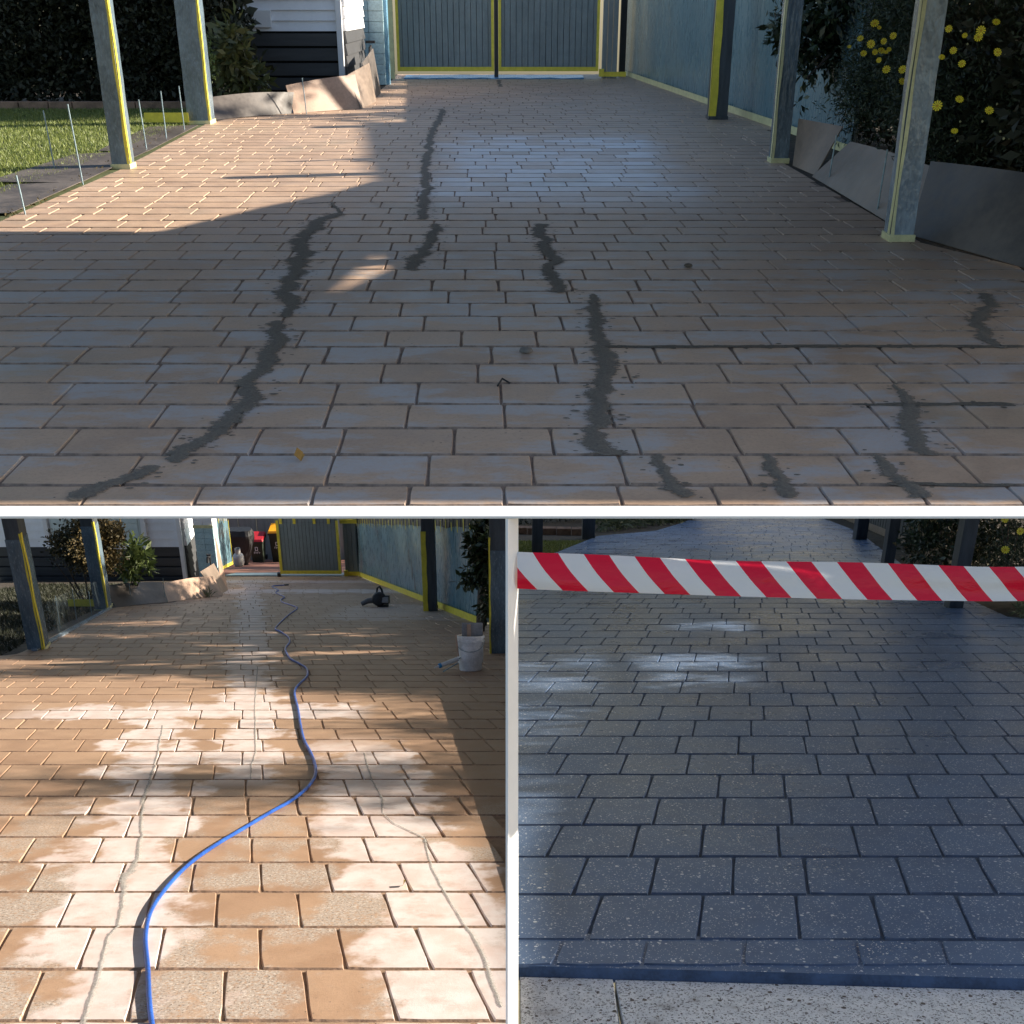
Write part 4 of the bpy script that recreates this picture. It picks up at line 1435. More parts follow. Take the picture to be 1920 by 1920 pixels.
# gate: left leaf swung back, right leaf shut
def gate_leaf(label, p0, p1, h, n, sheet, lift=.13):
    p0, p1 = Vector(p0), Vector(p1)
    t = thing('gate_leaf', label, 'gate', p0)
    d = (p1 - p0)
    dn = d.normalized()
    nrm = Vector((dn.y, -dn.x, 0)).normalized()
    ax = (dn, nrm, Z)
    L = d.length
    MB().hexa([p0 + Z * lift - nrm * .03, p1 + Z * lift - nrm * .03, p1 + Z * lift - nrm * .05, p0 + Z * lift - nrm * .05,
               p0 + Z * h - nrm * .03, p1 + Z * h - nrm * .03, p1 + Z * h - nrm * .05, p0 + Z * h - nrm * .05]).build('backing', M['void'], t)
    for i in range(n):
        a, b = p0 + d * ((i + .05) / n), p0 + d * ((i + .95) / n)
        MB().hexa([a + Z * lift + nrm * .0, b + Z * lift, b + Z * lift - nrm * .028, a + Z * lift - nrm * .028,
                   a + Z * h, b + Z * h, b + Z * h - nrm * .028, a + Z * h - nrm * .028]).build('rib', M['rib'], t)
    q = nrm * .03
    MB().hexa([p0 + q + Z * lift, p1 + q + Z * lift, p1 + q * .8 + Z * lift, p0 + q * .8 + Z * lift,
               p0 + q + Z * (lift + .12), p1 + q + Z * (lift + .12), p1 + q * .8 + Z * (lift + .12), p0 + q * .8 + Z * (lift + .12)]).build('tape_strip', M['tape'], t)
    for pe, sg in ((p0, 1), (p1, -1)):
        a, b = pe + q * 1.2, pe + q * 1.2 + dn * (.085 * sg)
        MB().hexa([a + Z * lift, b + Z * lift, b + Z * lift - nrm * .004, a + Z * lift - nrm * .004,
                   a + Z * (h - .2), b + Z * (h - .2), b + Z * (h - .2) - nrm * .004, a + Z * (h - .2) - nrm * .004]).build('tape_strip', M['tape'], t)
    mb = MB()
    K, J = 12, 6
    for i in range(K + 1):
        for j in range(J + 1):
            mb.v.append(p0 + d * (i / K) + nrm * (.014 + .008 * math.sin(i * 1.9 + j)) + Z * (lift + (h - .25 - lift) * j / J))
    for i in range(K):
        for j in range(J):
            a = i * (J + 1) + j
            mb.f.append((a, a + J + 1, a + J + 2, a + 1))
    mb.build('plastic_film', M[sheet], t, smooth=True)
    for u in ((.08, .3, .62, .85) if n > 10 else (.3, .65)):
        a = p0 + d * u + nrm * .035
        MB().box(a + Z * (h - .22), (.09, .006, .20), ax).build('tape_tab', M['tape'], t)
    return t


gate_leaf('shut ribbed gate leaf edged in yellow tape, lower left driveway', gl(-7.55, 32.4), gl(-5.56, 32.4), 2.25, 17, 'film')
gate_leaf('gate leaf swung open into the yard under blue plastic, lower left driveway', gl(-9.62, 32.6), gl(-10.55, 37.6), 2.25, 8, 'teal', .2)
mb = MB()
for i in range(12):
    x0, x1 = -9.5 + 3.9 * i / 12, -9.5 + 3.9 * (i + 1) / 12
    a, b = .02 * math.sin(i * 2.1), .02 * math.sin((i + 1) * 2.1)
    mb.hexa([gl(x0, 32.7 + a, .005), gl(x1, 32.7 + b, .005), gl(x1, 34.2, .01), gl(x0, 34.2, .01), gl(x0, 32.7 + a, .04), gl(x1, 32.7 + b, .04), gl(x1, 34.2, .05), gl(x0, 34.2, .05)])
tag(mb.build('ground_sheet', mat('slate_sheet', (.14, .22, .28), .4, .2, 5)), 'strip of slate-blue sheet laid across the open gateway', 'sheet')
tag(MB().box(gl(-9.72, 32.4, 1.2), (.12, .12, 2.6)).build('gate_post', M['tape_cream']), 'cream hinge post between wrapped pillar and open gate', 'post')
tag(MB().box(gl(-7.62, 32.5, .06), (.10, .12, .2)).build('gate_stop', M['black']), 'black stop at the foot of the shut gate leaf', 'gate stop')
gp = thing('gate_post', 'ribbed dark post with yellow taped foot right of shut gate leaf', 'post', gl(-5.3, 32.9))
for q in range(3):
    MB().box(gl(-5.44 + .14 * q, 32.9, 1.2), (.13, .12, 2.6)).build('rib', M['rib'], gp, bevel=.01)
MB().box(gl(-5.48, 32.8, .12), (.12, .06, .2)).build('base_tape', M['tape'], gp)
MB().box(gl(-5.25, 32.8, .1), (.42, .04, .13)).build('base_tape', M['tape'], gp)
MB().box(gl(-5.3, 32.8, 2.0), (.55, .04, .13)).build('tape_band', M['tape'], gp)
tag(MB().box(gl(-5.1, 33.3, 1.25), (.12, .12, 2.7)).build('corner_post', M['black']), 'black corner post where shut gate meets the teal side sheet', 'post')

# side fence, lower left: palings with teal plastic and yellow tabs
fa, fb = (-5.2, 33.8), (-.46, 17.55)
fe = thing('side_fence', 'paling fence under teal plastic with yellow tape tabs, lower left driveway', 'fence', gl(-3, 26))
pm = bpy.data.meshes.new('paling')
q = MB().box((0, 0, 1.35), (.025, .145, 2.7))
pm.from_pydata([tuple(v) for v in q.v], [], q.f)
pm.materials.append(M['grey_board'])
fd = Vector((fb[0] - fa[0], fb[1] - fa[1], 0))
FLn = fd.length
fnrm = Vector((fd.y, -fd.x, 0)).normalized()       # towards the driveway (-x)
if fnrm.x > 0:
    fnrm = -fnrm
npal = int(FLn / .16)
for i in range(npal):
    u = (i + .5) / npal
    p = gl(fa[0] + fd.x * u, fa[1] + fd.y * u)
    ob = bpy.data.objects.new('paling', pm)
    COL.objects.link(ob)
    ob.parent = fe
    ob.location = p - fe.location + fnrm * (.008 * (i % 2))
    ob.rotation_euler = (0, 0, math.atan2(fd.y, fd.x) - math.pi / 2)
mb = MB()
K, J = 60, 8
for i in range(K + 1):
    p = gl(fa[0] + fd.x * i / K, fa[1] + fd.y * i / K)
    for j in range(J + 1):
        mb.v.append(p + fnrm * (.05 + .02 * math.sin(i * .8 + j * .6) + .015 * math.sin(i * .31)) + Z * (.04 + 1.9 * j / J + (.02 * math.sin(i * 1.1) if j == J else 0)))
for i in range(K):
    for j in range(J):
        a = i * (J + 1) + j
        mb.f.append((a, a + J + 1, a + J + 2, a + 1))
mb.build('plastic_sheet', M['teal'], fe, smooth=True)
mb = MB()
for i in range(20):
    p0, p1 = gl(fa[0] + fd.x * i / 20, fa[1] + fd.y * i / 20), gl(fa[0] + fd.x * (i + 1) / 20, fa[1] + fd.y * (i + 1) / 20)
    mb.hexa([p0 + fnrm * .10, p1 + fnrm * .10, p1 + fnrm * .104, p0 + fnrm * .104, p0 + fnrm * .10 + Z * .17, p1 + fnrm * .10 + Z * .17, p1 + fnrm * .104 + Z * .17, p0 + fnrm * .104 + Z * .17])
mb.build('tape_strip', M['tape'], fe)
for i in range(34):
    u = (i + .5) / 34
    p = gl(fa[0] + fd.x * u, fa[1] + fd.y * u)
    MB().box(p + fnrm * .095 + Z * (1.98 + .03 * math.sin(i * 2.3)), (.055, .004, .22 + .05 * math.sin(i * 1.7)), (fd.normalized(), fnrm, Z)).build('tape_tab', M['tape'], fe)

# glossy tree at the right
c = gl(-.55, 16.6)
tr = thing('tree', 'glossy dark-leaved tree above the white bucket', 'tree', c)
MB().tube([c - Z * .1, c + Vector((.05, 0, 1.0)), c + Vector((.1, -.1, 2.0)), c + Vector((0, -.2, 3.2))], [.08, .07, .05, .02], 9).build('trunk', M['bark'], tr)
MB().tube([c + Vector((.1, -.1, 1.7)), c + Vector((-.1, -.6, 1.5)), c + Vector((-.25, -.9, 1.4))], [.03, .02, .008], 7).build('limb', M['bark'], tr)
leaves('crown', M['leaf_dark'], tr, clumps((c.x + .22, c.y - .6, c.z + 2.0), (.42, .6, .75), 16, 9, .40) + [((c.x - .12, c.y - .9, c.z + 1.5), (.22, .2, .16)), ((c.x + .12, c.y - .9, c.z + .95), (.16, .18, .14)), ((c.x + .3, c.y - 1, c.z + 1.2), (.16, .2, .4))], 3800, .13, 47, .42, .5, .25, xmax=-.03)

# bins, gas bottle, covered barbecue, back fence
def bin_(label, x, y, h, lid, w=.58):
    b = gl(x, y)
    t = thing('wheelie_bin', label, 'bin', b)
    body = M['bin']
    MB().hexa([b + Vector((-w * .40, -.26, .04)), b + Vector((w * .40, -.26, .04)), b + Vector((w * .40, .22, .04)), b + Vector((-w * .40, .22, .04)),
               b + Vector((-w * .5, -.36, h)), b + Vector((w * .5, -.36, h)), b + Vector((w * .5, .34, h)), b + Vector((-w * .5, .34, h))]).build('body', body, t, bevel=.02)
    MB().box(b + Vector((0, -.02, h - .04)), (w + .06, .78, .09)).build('rim', body, t, bevel=.015)
    MB().hexa([b + Vector((-w * .56, -.42, h + .01)), b + Vector((w * .56, -.42, h + .01)), b + Vector((w * .56, .38, h + .03)), b + Vector((-w * .56, .38, h + .03)),
               b + Vector((-w * .50, -.36, h + .11)), b + Vector((w * .50, -.36, h + .11)), b + Vector((w * .5, .36, h + .16)), b + Vector((-w * .5, .36, h + .16))]).build('lid', lid, t, bevel=.02)
    for s in (-1, 1):
        MB().lathe(b + Vector((s * w * .46, .26, .11)), [(.11, -.03), (.11, .03)], 14, X).build('wheel', M['black'], t)
    # painted house number and small stencil under it
    fy = -.26 - .10 * .52
    zc = h * .58
    mk = MB()

    def stroke(cx, cz, sw, shh):
        dy = -.26 - .10 * ((cz - .04) / (h - .04)) - .006
        mk.box(b + Vector((cx, dy, cz)), (sw, .004, shh))
    for s in (-1, 1):
        stroke(s * .05, zc + .12, .028, .17)
    stroke(0, zc + .205, .10, .028)
    stroke(0, zc + .04, .10, .028)
    for q in range(4):
        stroke(-.11 + .07 * q, zc - .07, .022, .09)
        stroke(-.085 + .07 * q, zc - .03 - .04 * (q % 2), .05, .018)
    mk.build('number_marking', M['frame_white'], t)
    return t


M['bin'] = mat('bin_green', (.022, .032, .022), .5, .2)
M['lid_red'] = mat('bin_lid_red', (.42, .02, .03), .4, .12)
M['lid_yellow'] = mat('bin_lid_yellow', (.75, .33, .01), .4, .1)
bin_('dark green wheelie bin with red lid in the yard', -11.1, 43.9, 1.15, M['lid_red'])
bin_('taller wheelie bin with yellow lid partly behind the shut gate', -10.28, 44.3, 1.55, M['lid_yellow'], .66)
b = gl(-10.95, 40.0)
gb = thing('gas_bottle', 'pale grey gas bottle standing by the open gate leaf', 'gas bottle', b)
MB().lathe(b, [(.15, 0), (.17, .02), (.17, .04), (.2, .07), (.215, .14), (.215, .40), (.2, .48), (.14, .55), (.06, .58), (.05, .6)], 24).build('body', mat('bottle_paint', (.50, .50, .47), .45, .1), gb, smooth=True)
MB().lathe(b, [(.11, .55), (.115, .78), (.108, .78), (.105, .55)], 18).build('collar', mat('collar_steel', (.45, .45, .43), .5, .2), gb)
MB().tube([b + Z * .58, b + Z * .7], .035, 8).build('valve', M['black'], gb)
b = gl(-11.15, 41.4)
bq = thing('barbecue', 'barbecue under a black cover behind the gas bottle', 'barbecue', b)
mb = MB()
K, J = 20, 9
for j in range(J + 1):
    for i in range(K):
        a = 2 * math.pi * i / K
        u = j / J
        rx = (.26 + .26 * min(1, u * 1.6)) * (1 + .05 * math.sin(4 * a + j * .9))
        ry = .32 * (1 + .05 * math.sin(5 * a + j))
        zz = .12 + 1.45 * u + (0 if j < J else .05)
        if j == J:
            rx *= .88
            ry *= .7
        ca, sa_ = math.cos(a), math.sin(a)
        mb.v.append(b + Vector((math.copysign(abs(ca) ** .5, ca) * rx, math.copysign(abs(sa_) ** .5, sa_) * ry, zz)))
for j in range(J):
    for i in range(K):
        e = (i + 1) % K
        mb.f.append((j * K + i, j * K + e, (j + 1) * K + e, (j + 1) * K + i))
mb.f.append(tuple(J * K + i for i in range(K)))
mb.build('cover', mat('black_vinyl', (.015, .015, .017), .5, .2, 4, .6, 12, .02), bq, smooth=False)
for s in (-.22, .22):
    MB().tube([b + Vector((s, -.15, 0)), b + Vector((s, -.15, .5))], .025, 8).build('leg', M['black'], bq)
bf = thing('back_fence', 'grey sheet fence closing the yard behind the bins', 'fence', gl(-11, 46.6))
for i in range(30):
    MB().box(gl(-17 + .42 * i, 46.6 + .03 * (i % 2), 2.0), (.41, .05, 4.6)).build('panel', M['rib'], bf)

# hose
HO = [(-1.269, 4.015), (-1.353, 4.222), (-1.449, 4.475), (-1.567, 4.818), (-1.696, 5.184), (-1.779, 5.534), (-1.809, 5.935), (-1.8, 6.3), (-1.744, 6.659), (-1.667, 7.0), (-1.581, 7.378), (-1.503, 7.697), (-1.467, 8.109), (-1.495, 8.531), (-1.625, 9.1), (-1.811, 9.75), (-1.985, 10.5), (-2.177, 11.375), (-2.411, 12.409), (-2.476, 13.0), (-2.502, 13.65), (-2.634, 14.368), (-2.836, 14.891), (-3.068, 15.453), (-3.342, 16.512), (-3.46, 17.426), (-3.64, 18.2), (-3.945, 19.047), (-4.153, 19.688), (-4.427, 22.135), (-4.569, 23.808), (-4.787, 24.521), (-5.241, 25.594), (-5.447, 26.419), (-5.551, 27.3), (-6.083, 28.838), (-6.234, 29.891), (-6.75, 31.5), (-6.505, 31.992)]


def smooth_path(pts, n=6):
    out = []
    for i in range(len(pts) - 1):
        p0, p1, p2, p3 = pts[max(i - 1, 0)], pts[i], pts[i + 1], pts[min(i + 2, len(pts) - 1)]
        for j in range(n):
            t = j / n
            out.append(tuple(.5 * (2 * p1[q] + (p2[q] - p0[q]) * t + (2 * p0[q] - 5 * p1[q] + 4 * p2[q] - p3[q]) * t * t + (3 * p1[q] - p0[q] - 3 * p2[q] + p3[q]) * t ** 3) for q in range(2)))
    out.append(pts[-1])
    return out


hs = thing('hose', 'blue garden hose snaking up the lower left driveway', 'hose', W('L', -1.45, 4.48))
hp = [W('L', a, b, .013 + (.003 if b < 6.2 else 0) * math.sin(max(0, min(1, (b - 4) / 2.2)) * math.pi)) for a, b in smooth_path(HO)]
MB().tube(hp, [.0105 + .00002 * i for i in range(len(hp))], 10).build('tube', mat('hose_blue', (.016, .085, .40), .34, .35, 6), hs, smooth=True)
e = hp[-1]
MB().tube([e, e + (hp[-1] - hp[-2]).normalized() * .14], .028, 10).build('nozzle', M['black'], hs)

# white bucket with trowel board, caulking gun
nL = FR['L'][2]
b = W('L', -.53, 14.3)
bk = thing('bucket', 'white paint bucket at the right of the lower left driveway', 'bucket', b)
MB().lathe(b, [(.135, .0), (.142, .012), (.165, .36), (.178, .362), (.178, .385), (.17, .39), (.17, .412), (.18, .414), (.18, .44), (.168, .445), (.165, .43), (.162, .1), (.05, .08)], 32, nL).build('body', mat('bucket_plastic', (.64, .64, .65), .45, .22, 7), bk, smooth=False)
hd = [b + nL * .37 + X * -.18 + FW * -.02]
for i in range(1, 10):
    a = math.pi * i / 10
    hd.append(b + nL * (.37 - .12 * math.sin(a)) + X * (-.18 * math.cos(a)) - FW * (.19 * math.sin(a)))
hd.append(b + nL * .37 + X * .18)
MB().tube(hd, .004, 6).build('handle', M['stake'], bk)
hk = thing('hawk_board', 'grey plasterer board standing in the white bucket', 'board', b + nL * .4)
MB().box(b + nL * .42 + X * .02 + FW * .05, (.27, .012, .36), (X, FW, nL)).build('plate', mat('worn_grey_plate', (.22, .22, .23), .6, .3), hk, bevel=.004)
MB().box(b + nL * .50 + X * -.02 + FW * .035, (.05, .03, .16), (X, FW, nL)).build('grip', M['masonite_red'], hk)
cg = thing('caulking_gun', 'white caulking gun with blue tip lying against the bucket', 'caulking gun', b - X * .3)
g0, g1 = b + X * -.15 + nL * .16 - FW * .12, b + X * -.36 + nL * .09 - FW * .2
MB().tube([g0, g1], .028, 12).build('cartridge', mat('cartridge_white', (.62, .66, .68), .4, .1), cg)
MB().tube([g1, g1.lerp(g0, -.14)], .031, 12).build('blue_collar', mat('cap_blue', (.03, .25, .55), .4, .1), cg)
MB().tube([g1.lerp(g0, -.14), g1.lerp(g0, -.42)], [.014, .004], 8).build('nozzle', M['frame_white'], cg)
MB().tube([g0 + nL * -.05, g0.lerp(g1, .9) + nL * -.09], .008, 6).build('trigger', M['stake'], cg)
MB().tube([g0 + nL * .03, g0 + X * -.03 + nL * .30], .012, 7).build('handle', M['masonite_red'], cg)
MB().tube([g0.lerp(g1, -.2), g0.lerp(g1, .1)], .006, 6).build('rod', M['stake'], cg)

# leaf blower
b = W('L', -2.9, 24.5)
lb_ = thing('leaf_blower', 'black leaf blower lying on the lower left driveway', 'leaf blower', b)
lb_.scale = (.78, .78, .78)
MB().lathe(b + nL * .22 - FW * .12, [(.05, -.12), (.17, -.10), (.2, -.04), (.2, .06), (.15, .11), (.05, .12)], 20, FW).build('fan_housing', M['black'], lb_, smooth=False)
MB().box(b + nL * .20 + X * .14 + FW * -.05, (.30, .26, .24), (X, FW, nL)).build('engine', mat('engine_dark', (.03, .03, .032), .5, .4, 9), lb_, bevel=.03)
MB().box(b + nL * .20 + X * .18 - FW * .2, (.2, .06, .16), (X, FW, nL)).build('fuel_tank', mat('tank_grey', (.28, .28, .29), .4, .1), lb_, bevel=.02)
MB().tube([b + nL * .18 - X * .12, b + nL * .16 - X * .32, b + nL * .07 - X * .5], [.085, .075, .065], 14).build('air_pipe', mat('pipe_grey', (.11, .11, .115), .5, .1), lb_)
MB().tube([b + nL * .34 - X * .08, b + nL * .52 - X * .06, b + nL * .56 + X * .0, b + nL * .48 + X * .06, b + nL * .32 + X * .1], [.03, .03, .032, .03, .03], 9).build('handle', M['black'], lb_)
MB().box(b + nL * .03 + X * .1, (.3, .26, .06), (X, FW, nL)).build('foot', M['black'], lb_, bevel=.01)
yl = leaves('fallen_leaf', mat('yellow_leaf', (.7, .45, .03), .6), None, [(tuple(W('L', -.576, 5.93, .006)), (.003, .003, .001))], 2, .045, 19, .6)
tag(yl, 'small yellow fallen leaf near the front of lower left driveway', 'leaf')

# ================================================================== LOWER RIGHT DRIVEWAY
def gr(x, y, dz=0.0):
    return G('R', x, y, dz)


fpm = NT('exposed_aggregate')
c_ = fpm.co(dR)
va = fpm.voro(c_, 34)
vb = fpm.voro(c_, 90)
sa = fpm.n('ShaderNodeSeparateColor')
fpm.l(va[1], sa.inputs[0])
colr = fpm.mix(fpm.ramp(fpm.noise(c_, 20, 5, .7), .35, .65), (.72, .76, .79), (.90, .93, .95))
colr = fpm.mix(fpm.ramp(fpm.noise(c_, 100, 3, .8), .55, .60), colr, (.07, .07, .075))
st_ = fpm.math('MULTIPLY', fpm.math('LESS_THAN', va[0], fpm.math('MULTIPLY', sa.outputs[1], .34)), fpm.ramp(sa.outputs[0], .55, .57))
colr = fpm.mix(st_, colr, fpm.mix(sa.outputs[2], (.04, .04, .045), (.22, .18, .14)))
colr = fpm.mix(fpm.math('MULTIPLY', fpm.ramp(fpm.noise(c_, 5, 4), .6, .72), .5), colr, (.12, .11, .10))
fpm.l(colr, fpm.p.inputs['Base Color'])
fpm.p.inputs['Roughness'].default_value = .8
fpm.bump(fpm.noise(c_, 120, 3, .7), .6, .004)
for (a, b, dd) in ((.03, .385, .0), (.393, 2.6, -.002)):
    z0 = -.045 + dd
    far = 4.292 - .056 * a, 4.292 - .056 * b
    q = MB().hexa([W('R', a + .03, 3.5, z0 - .08), W('R', b + .0, 3.5, z0 - .08), W('R', b, far[1], z0 - .08), W('R', a, far[0], z0 - .08),
                   W('R', a - .0, 3.5, z0), W('R', b - .03, 3.5, z0), W('R', b, far[1], z0), W('R', a, far[0], z0)])
    fo = q.build('footpath', fpm.m, bevel=.004)
    struct(fo)
# rounded front lip of the driveway
lt, lf_ = MB(), MB()
for i in range(30):
    a, b = .02 + 2.2 * i / 30, .02 + 2.2 * (i + 1) / 30
    da, db_ = 4.30 - .056 * a, 4.30 - .056 * b
    lt.poly([W('R', a, da, -.006), W('R', b, db_, -.006), W('R', b, db_ + .3, -.005), W('R', a, da + .3, -.005)])
    lf_.poly([W('R', a, da - .006, -.06), W('R', b, db_ - .006, -.06), W('R', b, db_, -.006), W('R', a, da, -.006)])
for mb, nm, mm in ((lt, 'front_lip', mR), (lf_, 'front_edge', course_R)):
    lo = mb.build(nm, mm)
    lo.parent = dR
    lo.matrix_parent_inverse = dR.matrix_world.inverted()

struct(MB().poly([W('R', .012, 16, -.03), W('R', .012, 20.4, -.03), W('R', .92, 22.75, -.03), W('R', 2.08, 27.3, -.03), W('R', 3.76, 29.25, -.03), W('R', 5.8, 35.6, -.03), W('R', 7.7, 46, -.03), W('R', .012, 46, -.03)]).build('garden_ground', M['soil']))
struct(MB().poly([W('R', 2.2, 3.9, -.03), W('R', 12, 3.9, -.03), W('R', 18, 46, -.03), W('R', 11.5, 46, -.03), W('R', 6.9, 19.8, -.03), W('R', 6.0, 13.5, -.03), W('R', 6.4, 13.1, -.03)]).build('garden_ground', M['soil']))


def lawn_r(rg, n):
    d = rg.uniform(19.5, 26.0, n)
    s = rg.uniform(.05, 2.4, n)
    ok = s < np.interp(d, [20.4, 22.75, 27.3], [.05, .86, 2.0])
    d, s = d[ok], s[ok]
    P = np.array([W('R', 0, 0, -.03)])
    ty, tz = FR['R'][1].y, FR['R'][1].z
    d, s = d * RS, s * RS
    return np.stack([s, P[0, 1] + ty * d, P[0, 2] + tz * d], 1)


blades('lawn_grass', M['grass'], lawn_r, 16000, .05, .009, 13, 'dim green grass at the upper left of the charcoal driveway', 'grass')
e2 = thing('garden_edging', 'low brown edging blocks behind dim grass, lower right driveway', 'edging', W('R', 1, 27.6))
for i in range(5):
    p = W('R', (.2 + .365 * i), 28.4 - .12 * i, .07)
    MB().box(p, (.41, .16, .22)).build('block', M['edging'], e2, bevel=.012)

post('R', .50, 19.9, .21, 2.3, 'grey post on dim grass left of the charcoal driveway', 1, plain=True)
post('R', 1.82, 24.1, .30, 2.3, 'grey post beside the strappy plants, lower right driveway', 1, plain=True)
post('R', 5.70, 12.65, .18, 2.4, 'nearest right grey post of charcoal driveway before yellow flowers', -1, plain=True)
post('R', 6.66, 17.7, .18, 2.4, 'middle right dark post of the charcoal driveway', -1, plain=True)
post('R', 8.14, 23.6, .26, 2.4, 'farthest right dark post of charcoal driveway by paling fence', -1, plain=True)

# strap-leaved border and hedge behind
c = W('R', 3.4, 30.2)
sp = thing('border_plants', 'band of strappy green plants along the far edge of charcoal driveway', 'plants', c)
bl = []
for i in range(16):
    u = i / 15
    p = W('R', 2.3 + 3.2 * u, 29.2 + 5.4 * u + .4 * math.sin(i * 2), .22)
    bl.append((tuple(p), (.28, .35, .16)))
leaves('leaves', M['leaf_strap'], sp, bl, 2600, .34, 61, .09, -.5, .2)
leaves('dry_leaves', M['leaf_rust'], sp, [bl[i] for i in (11, 12, 13, 14, 15)], 700, .2, 62, .12, -.4, .2)
c = W('R', 2.5, 34)
h2 = thing('hedge', 'very dark hedge at the back left of the charcoal driveway', 'hedge', c)
bl = []
for i in range(14):
    for q in range(4):
        p = W('R', -.3 + .5 * i, 31.5 + .62 * i + .0, .4 + .5 * q)
        bl.append((tuple(p), (.55, .6, .5)))
leaves('foliage', M['leaf_hedge'], h2, bl, 17000, .13, 63, .45, 0, .4, xmin=.03)
stems('stem', h2, tuple(c), [tuple(W('R', 1 + .9 * q, 33 + q * .6, 1.2)) for q in range(5)], .04)

# paling fence on the far right
pf = thing('paling_fence', 'dark paling fence along the far right of charcoal driveway', 'fence', W('R', 9.4, 29))
pm2 = bpy.data.meshes.new('paling')
q = MB().box((0, 0, 1.1), (.03, .19, 2.3))
pm2.from_pydata([tuple(v) for v in q.v], [], q.f)
pm2.materials.append(mat('weathered_paling', (.085, .085, .08), .8, .35, 4, .4, 30, stretch=(3, 3, .4)))
A, B = W('R', 8.1, 22.6), W('R', 11.3, 42)
fd2 = B - A
np_ = int(math.hypot(fd2.x, fd2.y) / .2)
for i in range(np_):
    p = A.lerp(B, (i + .5) / np_)
    ob = bpy.data.objects.new('paling', pm2)
    COL.objects.link(ob)
    ob.parent = pf
    ob.location = p - pf.location + X * (.25 + .012 * (i % 2))
    ob.rotation_euler = (0, 0, math.atan2(fd2.y, fd2.x) - math.pi / 2)
mb = MB()
mb.hexa([A + X * .2, B + X * .2, B + X * .22, A + X * .22, A + X * .2 + Z * .22, B + X * .2 + Z * .22, B + X * .22 + Z * .22, A + X * .22 + Z * .22])
mb.build('plinth_board', M['masonite'], pf)

# bushes on the right
rnd = random.Random(77)
c = W('R', 7.3, 16.5)
b2 = thing('daisy_bush', 'dark bush with a few yellow daisies behind nearest right post of charcoal driveway', 'bush', c)
bl = []
for i in range(16):
    d = rnd.uniform(13.8, 18.2)
    bl.append((tuple(W('R', .46 * d - .2 + rnd.uniform(0, 1.3) - .1, d, rnd.uniform(.15, 1.9))), (.42, .55, .42)))
leaves('foliage', M['leaf_daisy'], b2, bl, 22000, .07, 71, .26, 0, .35)
stems('stem', b2, tuple(c), [tuple(W('R', 7 + q * .3, 15.5 + q, 1)) for q in range(3)], .02)
for (s, d, n) in ((6.22, 14.2, 1.15), (6.42, 14.2, 1.0), (6.15, 14.0, .78), (6.55, 14.5, 1.35), (6.35, 14.1, 1.3), (5.35, 14.6, 1.4), (6.5, 14.0, .62)):
    flower(b2, W('R', s, d, n), .06, rnd)
c = W('R', 7.9, 20.5)
b3 = thing('bush', 'very dark leafy bush between middle and nearest right posts, lower right', 'bush', c)
bl = []
for i in range(16):
    d = rnd.uniform(18.0, 23.0)
    bl.append((tuple(W('R', .345 * d + .35 + rnd.uniform(.1, 1.3), d, rnd.uniform(.2, 2.0))), (.5, .7, .5)))
leaves('foliage', M['leaf_dark'], b3, bl, 12000, .12, 73, .42, .2, .35)
stems('stem', b3, tuple(c), [tuple(W('R', 7.6 + q * .3, 19.5 + q, 1)) for q in range(4)], .03)
c = W('R', 6.6, 13.6)
gt = thing('grass_tuft', 'grassy tuft at the foot of nearest right post, lower right', 'plant', c)
leaves('blades', M['leaf_strap'], gt, [(tuple(W('R', 6.15 + .12 * q, 13.5 + .15 * q, .08)), (.12, .2, .08)) for q in range(5)], 350, .17, 75, .08, -.3, .2)

# barrier tape strung from the prop to the right
tm = NT('striped_barrier_film')
tc = tm.n('ShaderNodeTexCoord')
uvx = tm.n('ShaderNodeSeparateXYZ')
tm.l(tc.outputs['UV'], uvx.inputs[0])
u_, v_ = uvx.outputs[0], uvx.outputs[1]
curv = tm.math('ADD', tm.math('MULTIPLY', v_, -.092), tm.math('MULTIPLY', tm.math('MULTIPLY', v_, v_), -.012))
ph_ = tm.math('FRACT', tm.math('MULTIPLY', tm.math('ADD', tm.math('SUBTRACT', u_, curv), .001), 1 / .1765))
red = tm.math('LESS_THAN', ph_, .5)
tcol = tm.mix(red, (.88, .90, .92), (.85, .012, .05))
tm.l(tcol, tm.p.inputs['Base Color'])
tm.p.inputs['Roughness'].default_value = .2
tm.bump(tm.noise(tm.scale(tm.co(), (2.5, 1, 7)), 3.0, 4, .6), .55, .012)
trs = tm.n('ShaderNodeBsdfTranslucent')
tm.l(tcol, trs.inputs[0])
mx = tm.n('ShaderNodeMixShader')
mx.inputs[0].default_value = .35
tm.l(tm.p.outputs[0], mx.inputs[1])
tm.l(trs.outputs[0], mx.inputs[2])
tm.l(mx.outputs[0], tm.out.inputs[0])
C0 = Vector((0, 0, 1.6))
K, J = 60, 6
vs, fs, uv = [], [], []
TL = 2.6
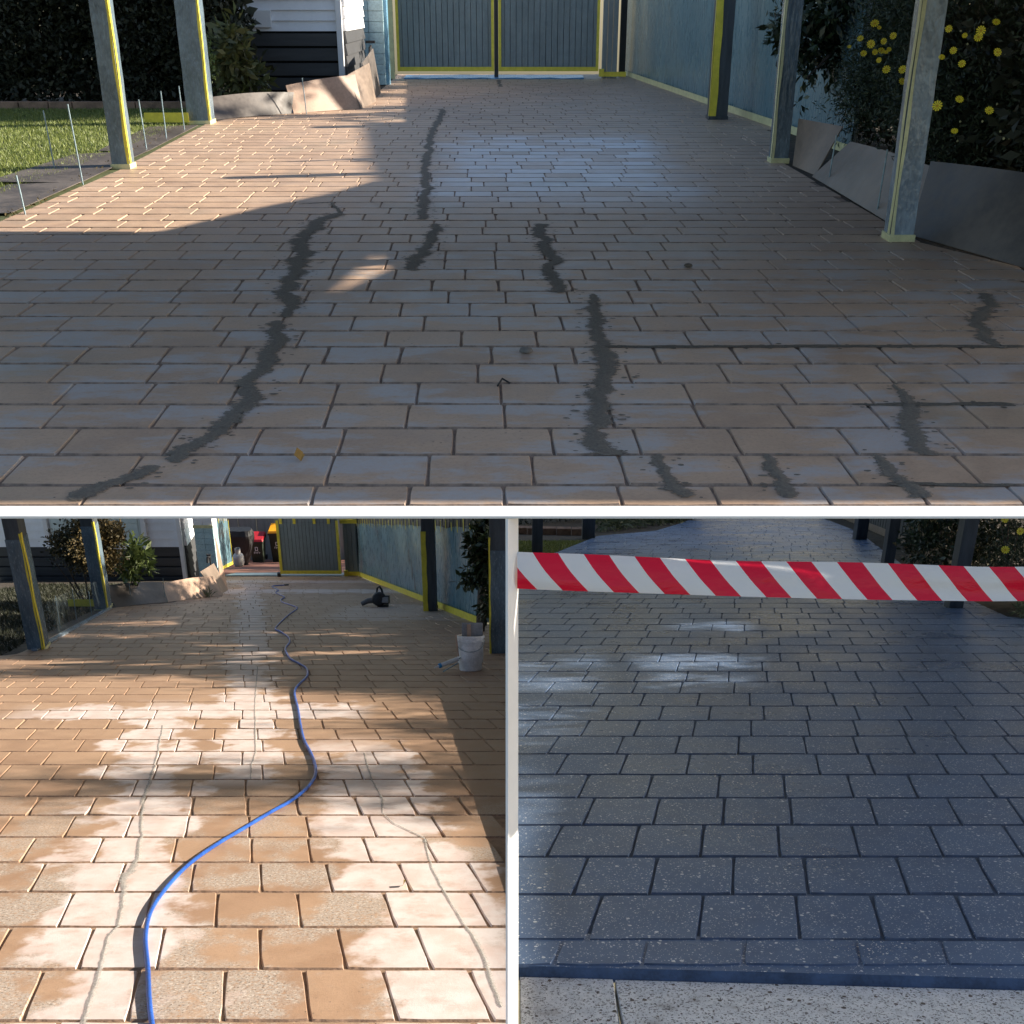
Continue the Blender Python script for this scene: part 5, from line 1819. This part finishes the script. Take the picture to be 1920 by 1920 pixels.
for i in range(K + 1):
    u = i / K
    x = .018 + TL * u
    D = 3.87 + .05 * u
    sag_t = -.1375 - .045 * min(1, u * 1.6) ** .8 + .003 * math.sin(u * 17) - .006 * math.sin(u * math.pi)
    sag_b = -.2660 - .046 * min(1, u * 1.6) ** .8 + .002 * math.sin(u * 9 + 1)
    for j in range(J + 1):
        v = j / J
        dn = sag_b + (sag_t - sag_b) * v
        bow = .014 * math.sin(v * math.pi) * (1 - u) + .006 * math.sin(u * 7 + v * 3) + .004 * math.sin(u * 23 + v * 5) * math.sin(u * 11) + .003 * math.sin(v * 9 + u * 4)
        vs.append(tuple(C0 + FW * (D - bow) + UP * dn + X * x))
        uv.append((x + .012 * math.sin(v * math.pi) * (1 - u), v))
for i in range(K):
    for j in range(J):
        a = i * (J + 1) + j
        fs.append((a, a + J + 1, a + J + 2, a + 1))
me = bpy.data.meshes.new('barrier_tape')
me.from_pydata(vs, [], fs)
ul = me.uv_layers.new(name='UVMap')
for l in me.loops:
    ul.data[l.index].uv = uv[l.vertex_index]
me.shade_smooth()
tag(obj('barrier_tape', me, tm.m), 'red and white striped barrier tape stretched across the charcoal driveway', 'barrier tape')

# roof and trees added right of the lower ramps, out of the picture, to throw shade
roof('shade_roof', 'added unseen flat roof shading the charcoal driveway', [
    [(.06, 3.0), (2.6, 3.0), (4.8, 8.6), (.7, 8.6), (.35, 7.0), (.06, 5.5)],
    [(.7, 8.6), (1.2, 8.6), (1.3, 13.2), (1.1, 13.2)],
    [(2.0, 8.6), (4.8, 8.6), (6.6, 13.2), (2.8, 13.2)],
    [(-.3, 13.2), (6.9, 13.2), (12, 36), (-.3, 36)]], 'R', 9.0, M['roof'])
shade_tree('added unseen tree dappling the left part of the charcoal driveway', 'R', .0, 2.8, 6.0, 13.2, 5.0, 42000, .10, tuple(G('R', 13.5, 10.5)), 92, .75)
shade_tree('added unseen tree shading the lower left driveway, nearer the camera', 'L', -9.5, -.6, 13.2, 20.5, 6.0, 20000, .2, tuple(G('R', 12.5, 14.5)), 93)
shade_tree('added unseen tree shading the lower left driveway, farther away', 'L', -10.5, -1.5, 19, 27.5, 6.0, 20000, .2, tuple(G('R', 14.0, 20.5)), 94)
shade_tree('added unseen tree shading the far yard behind the gate', 'L', -12.5, -5, 36.5, 51, 5.5, 4500, .36, tuple(G('R', 19.0, 40.0)), 95)
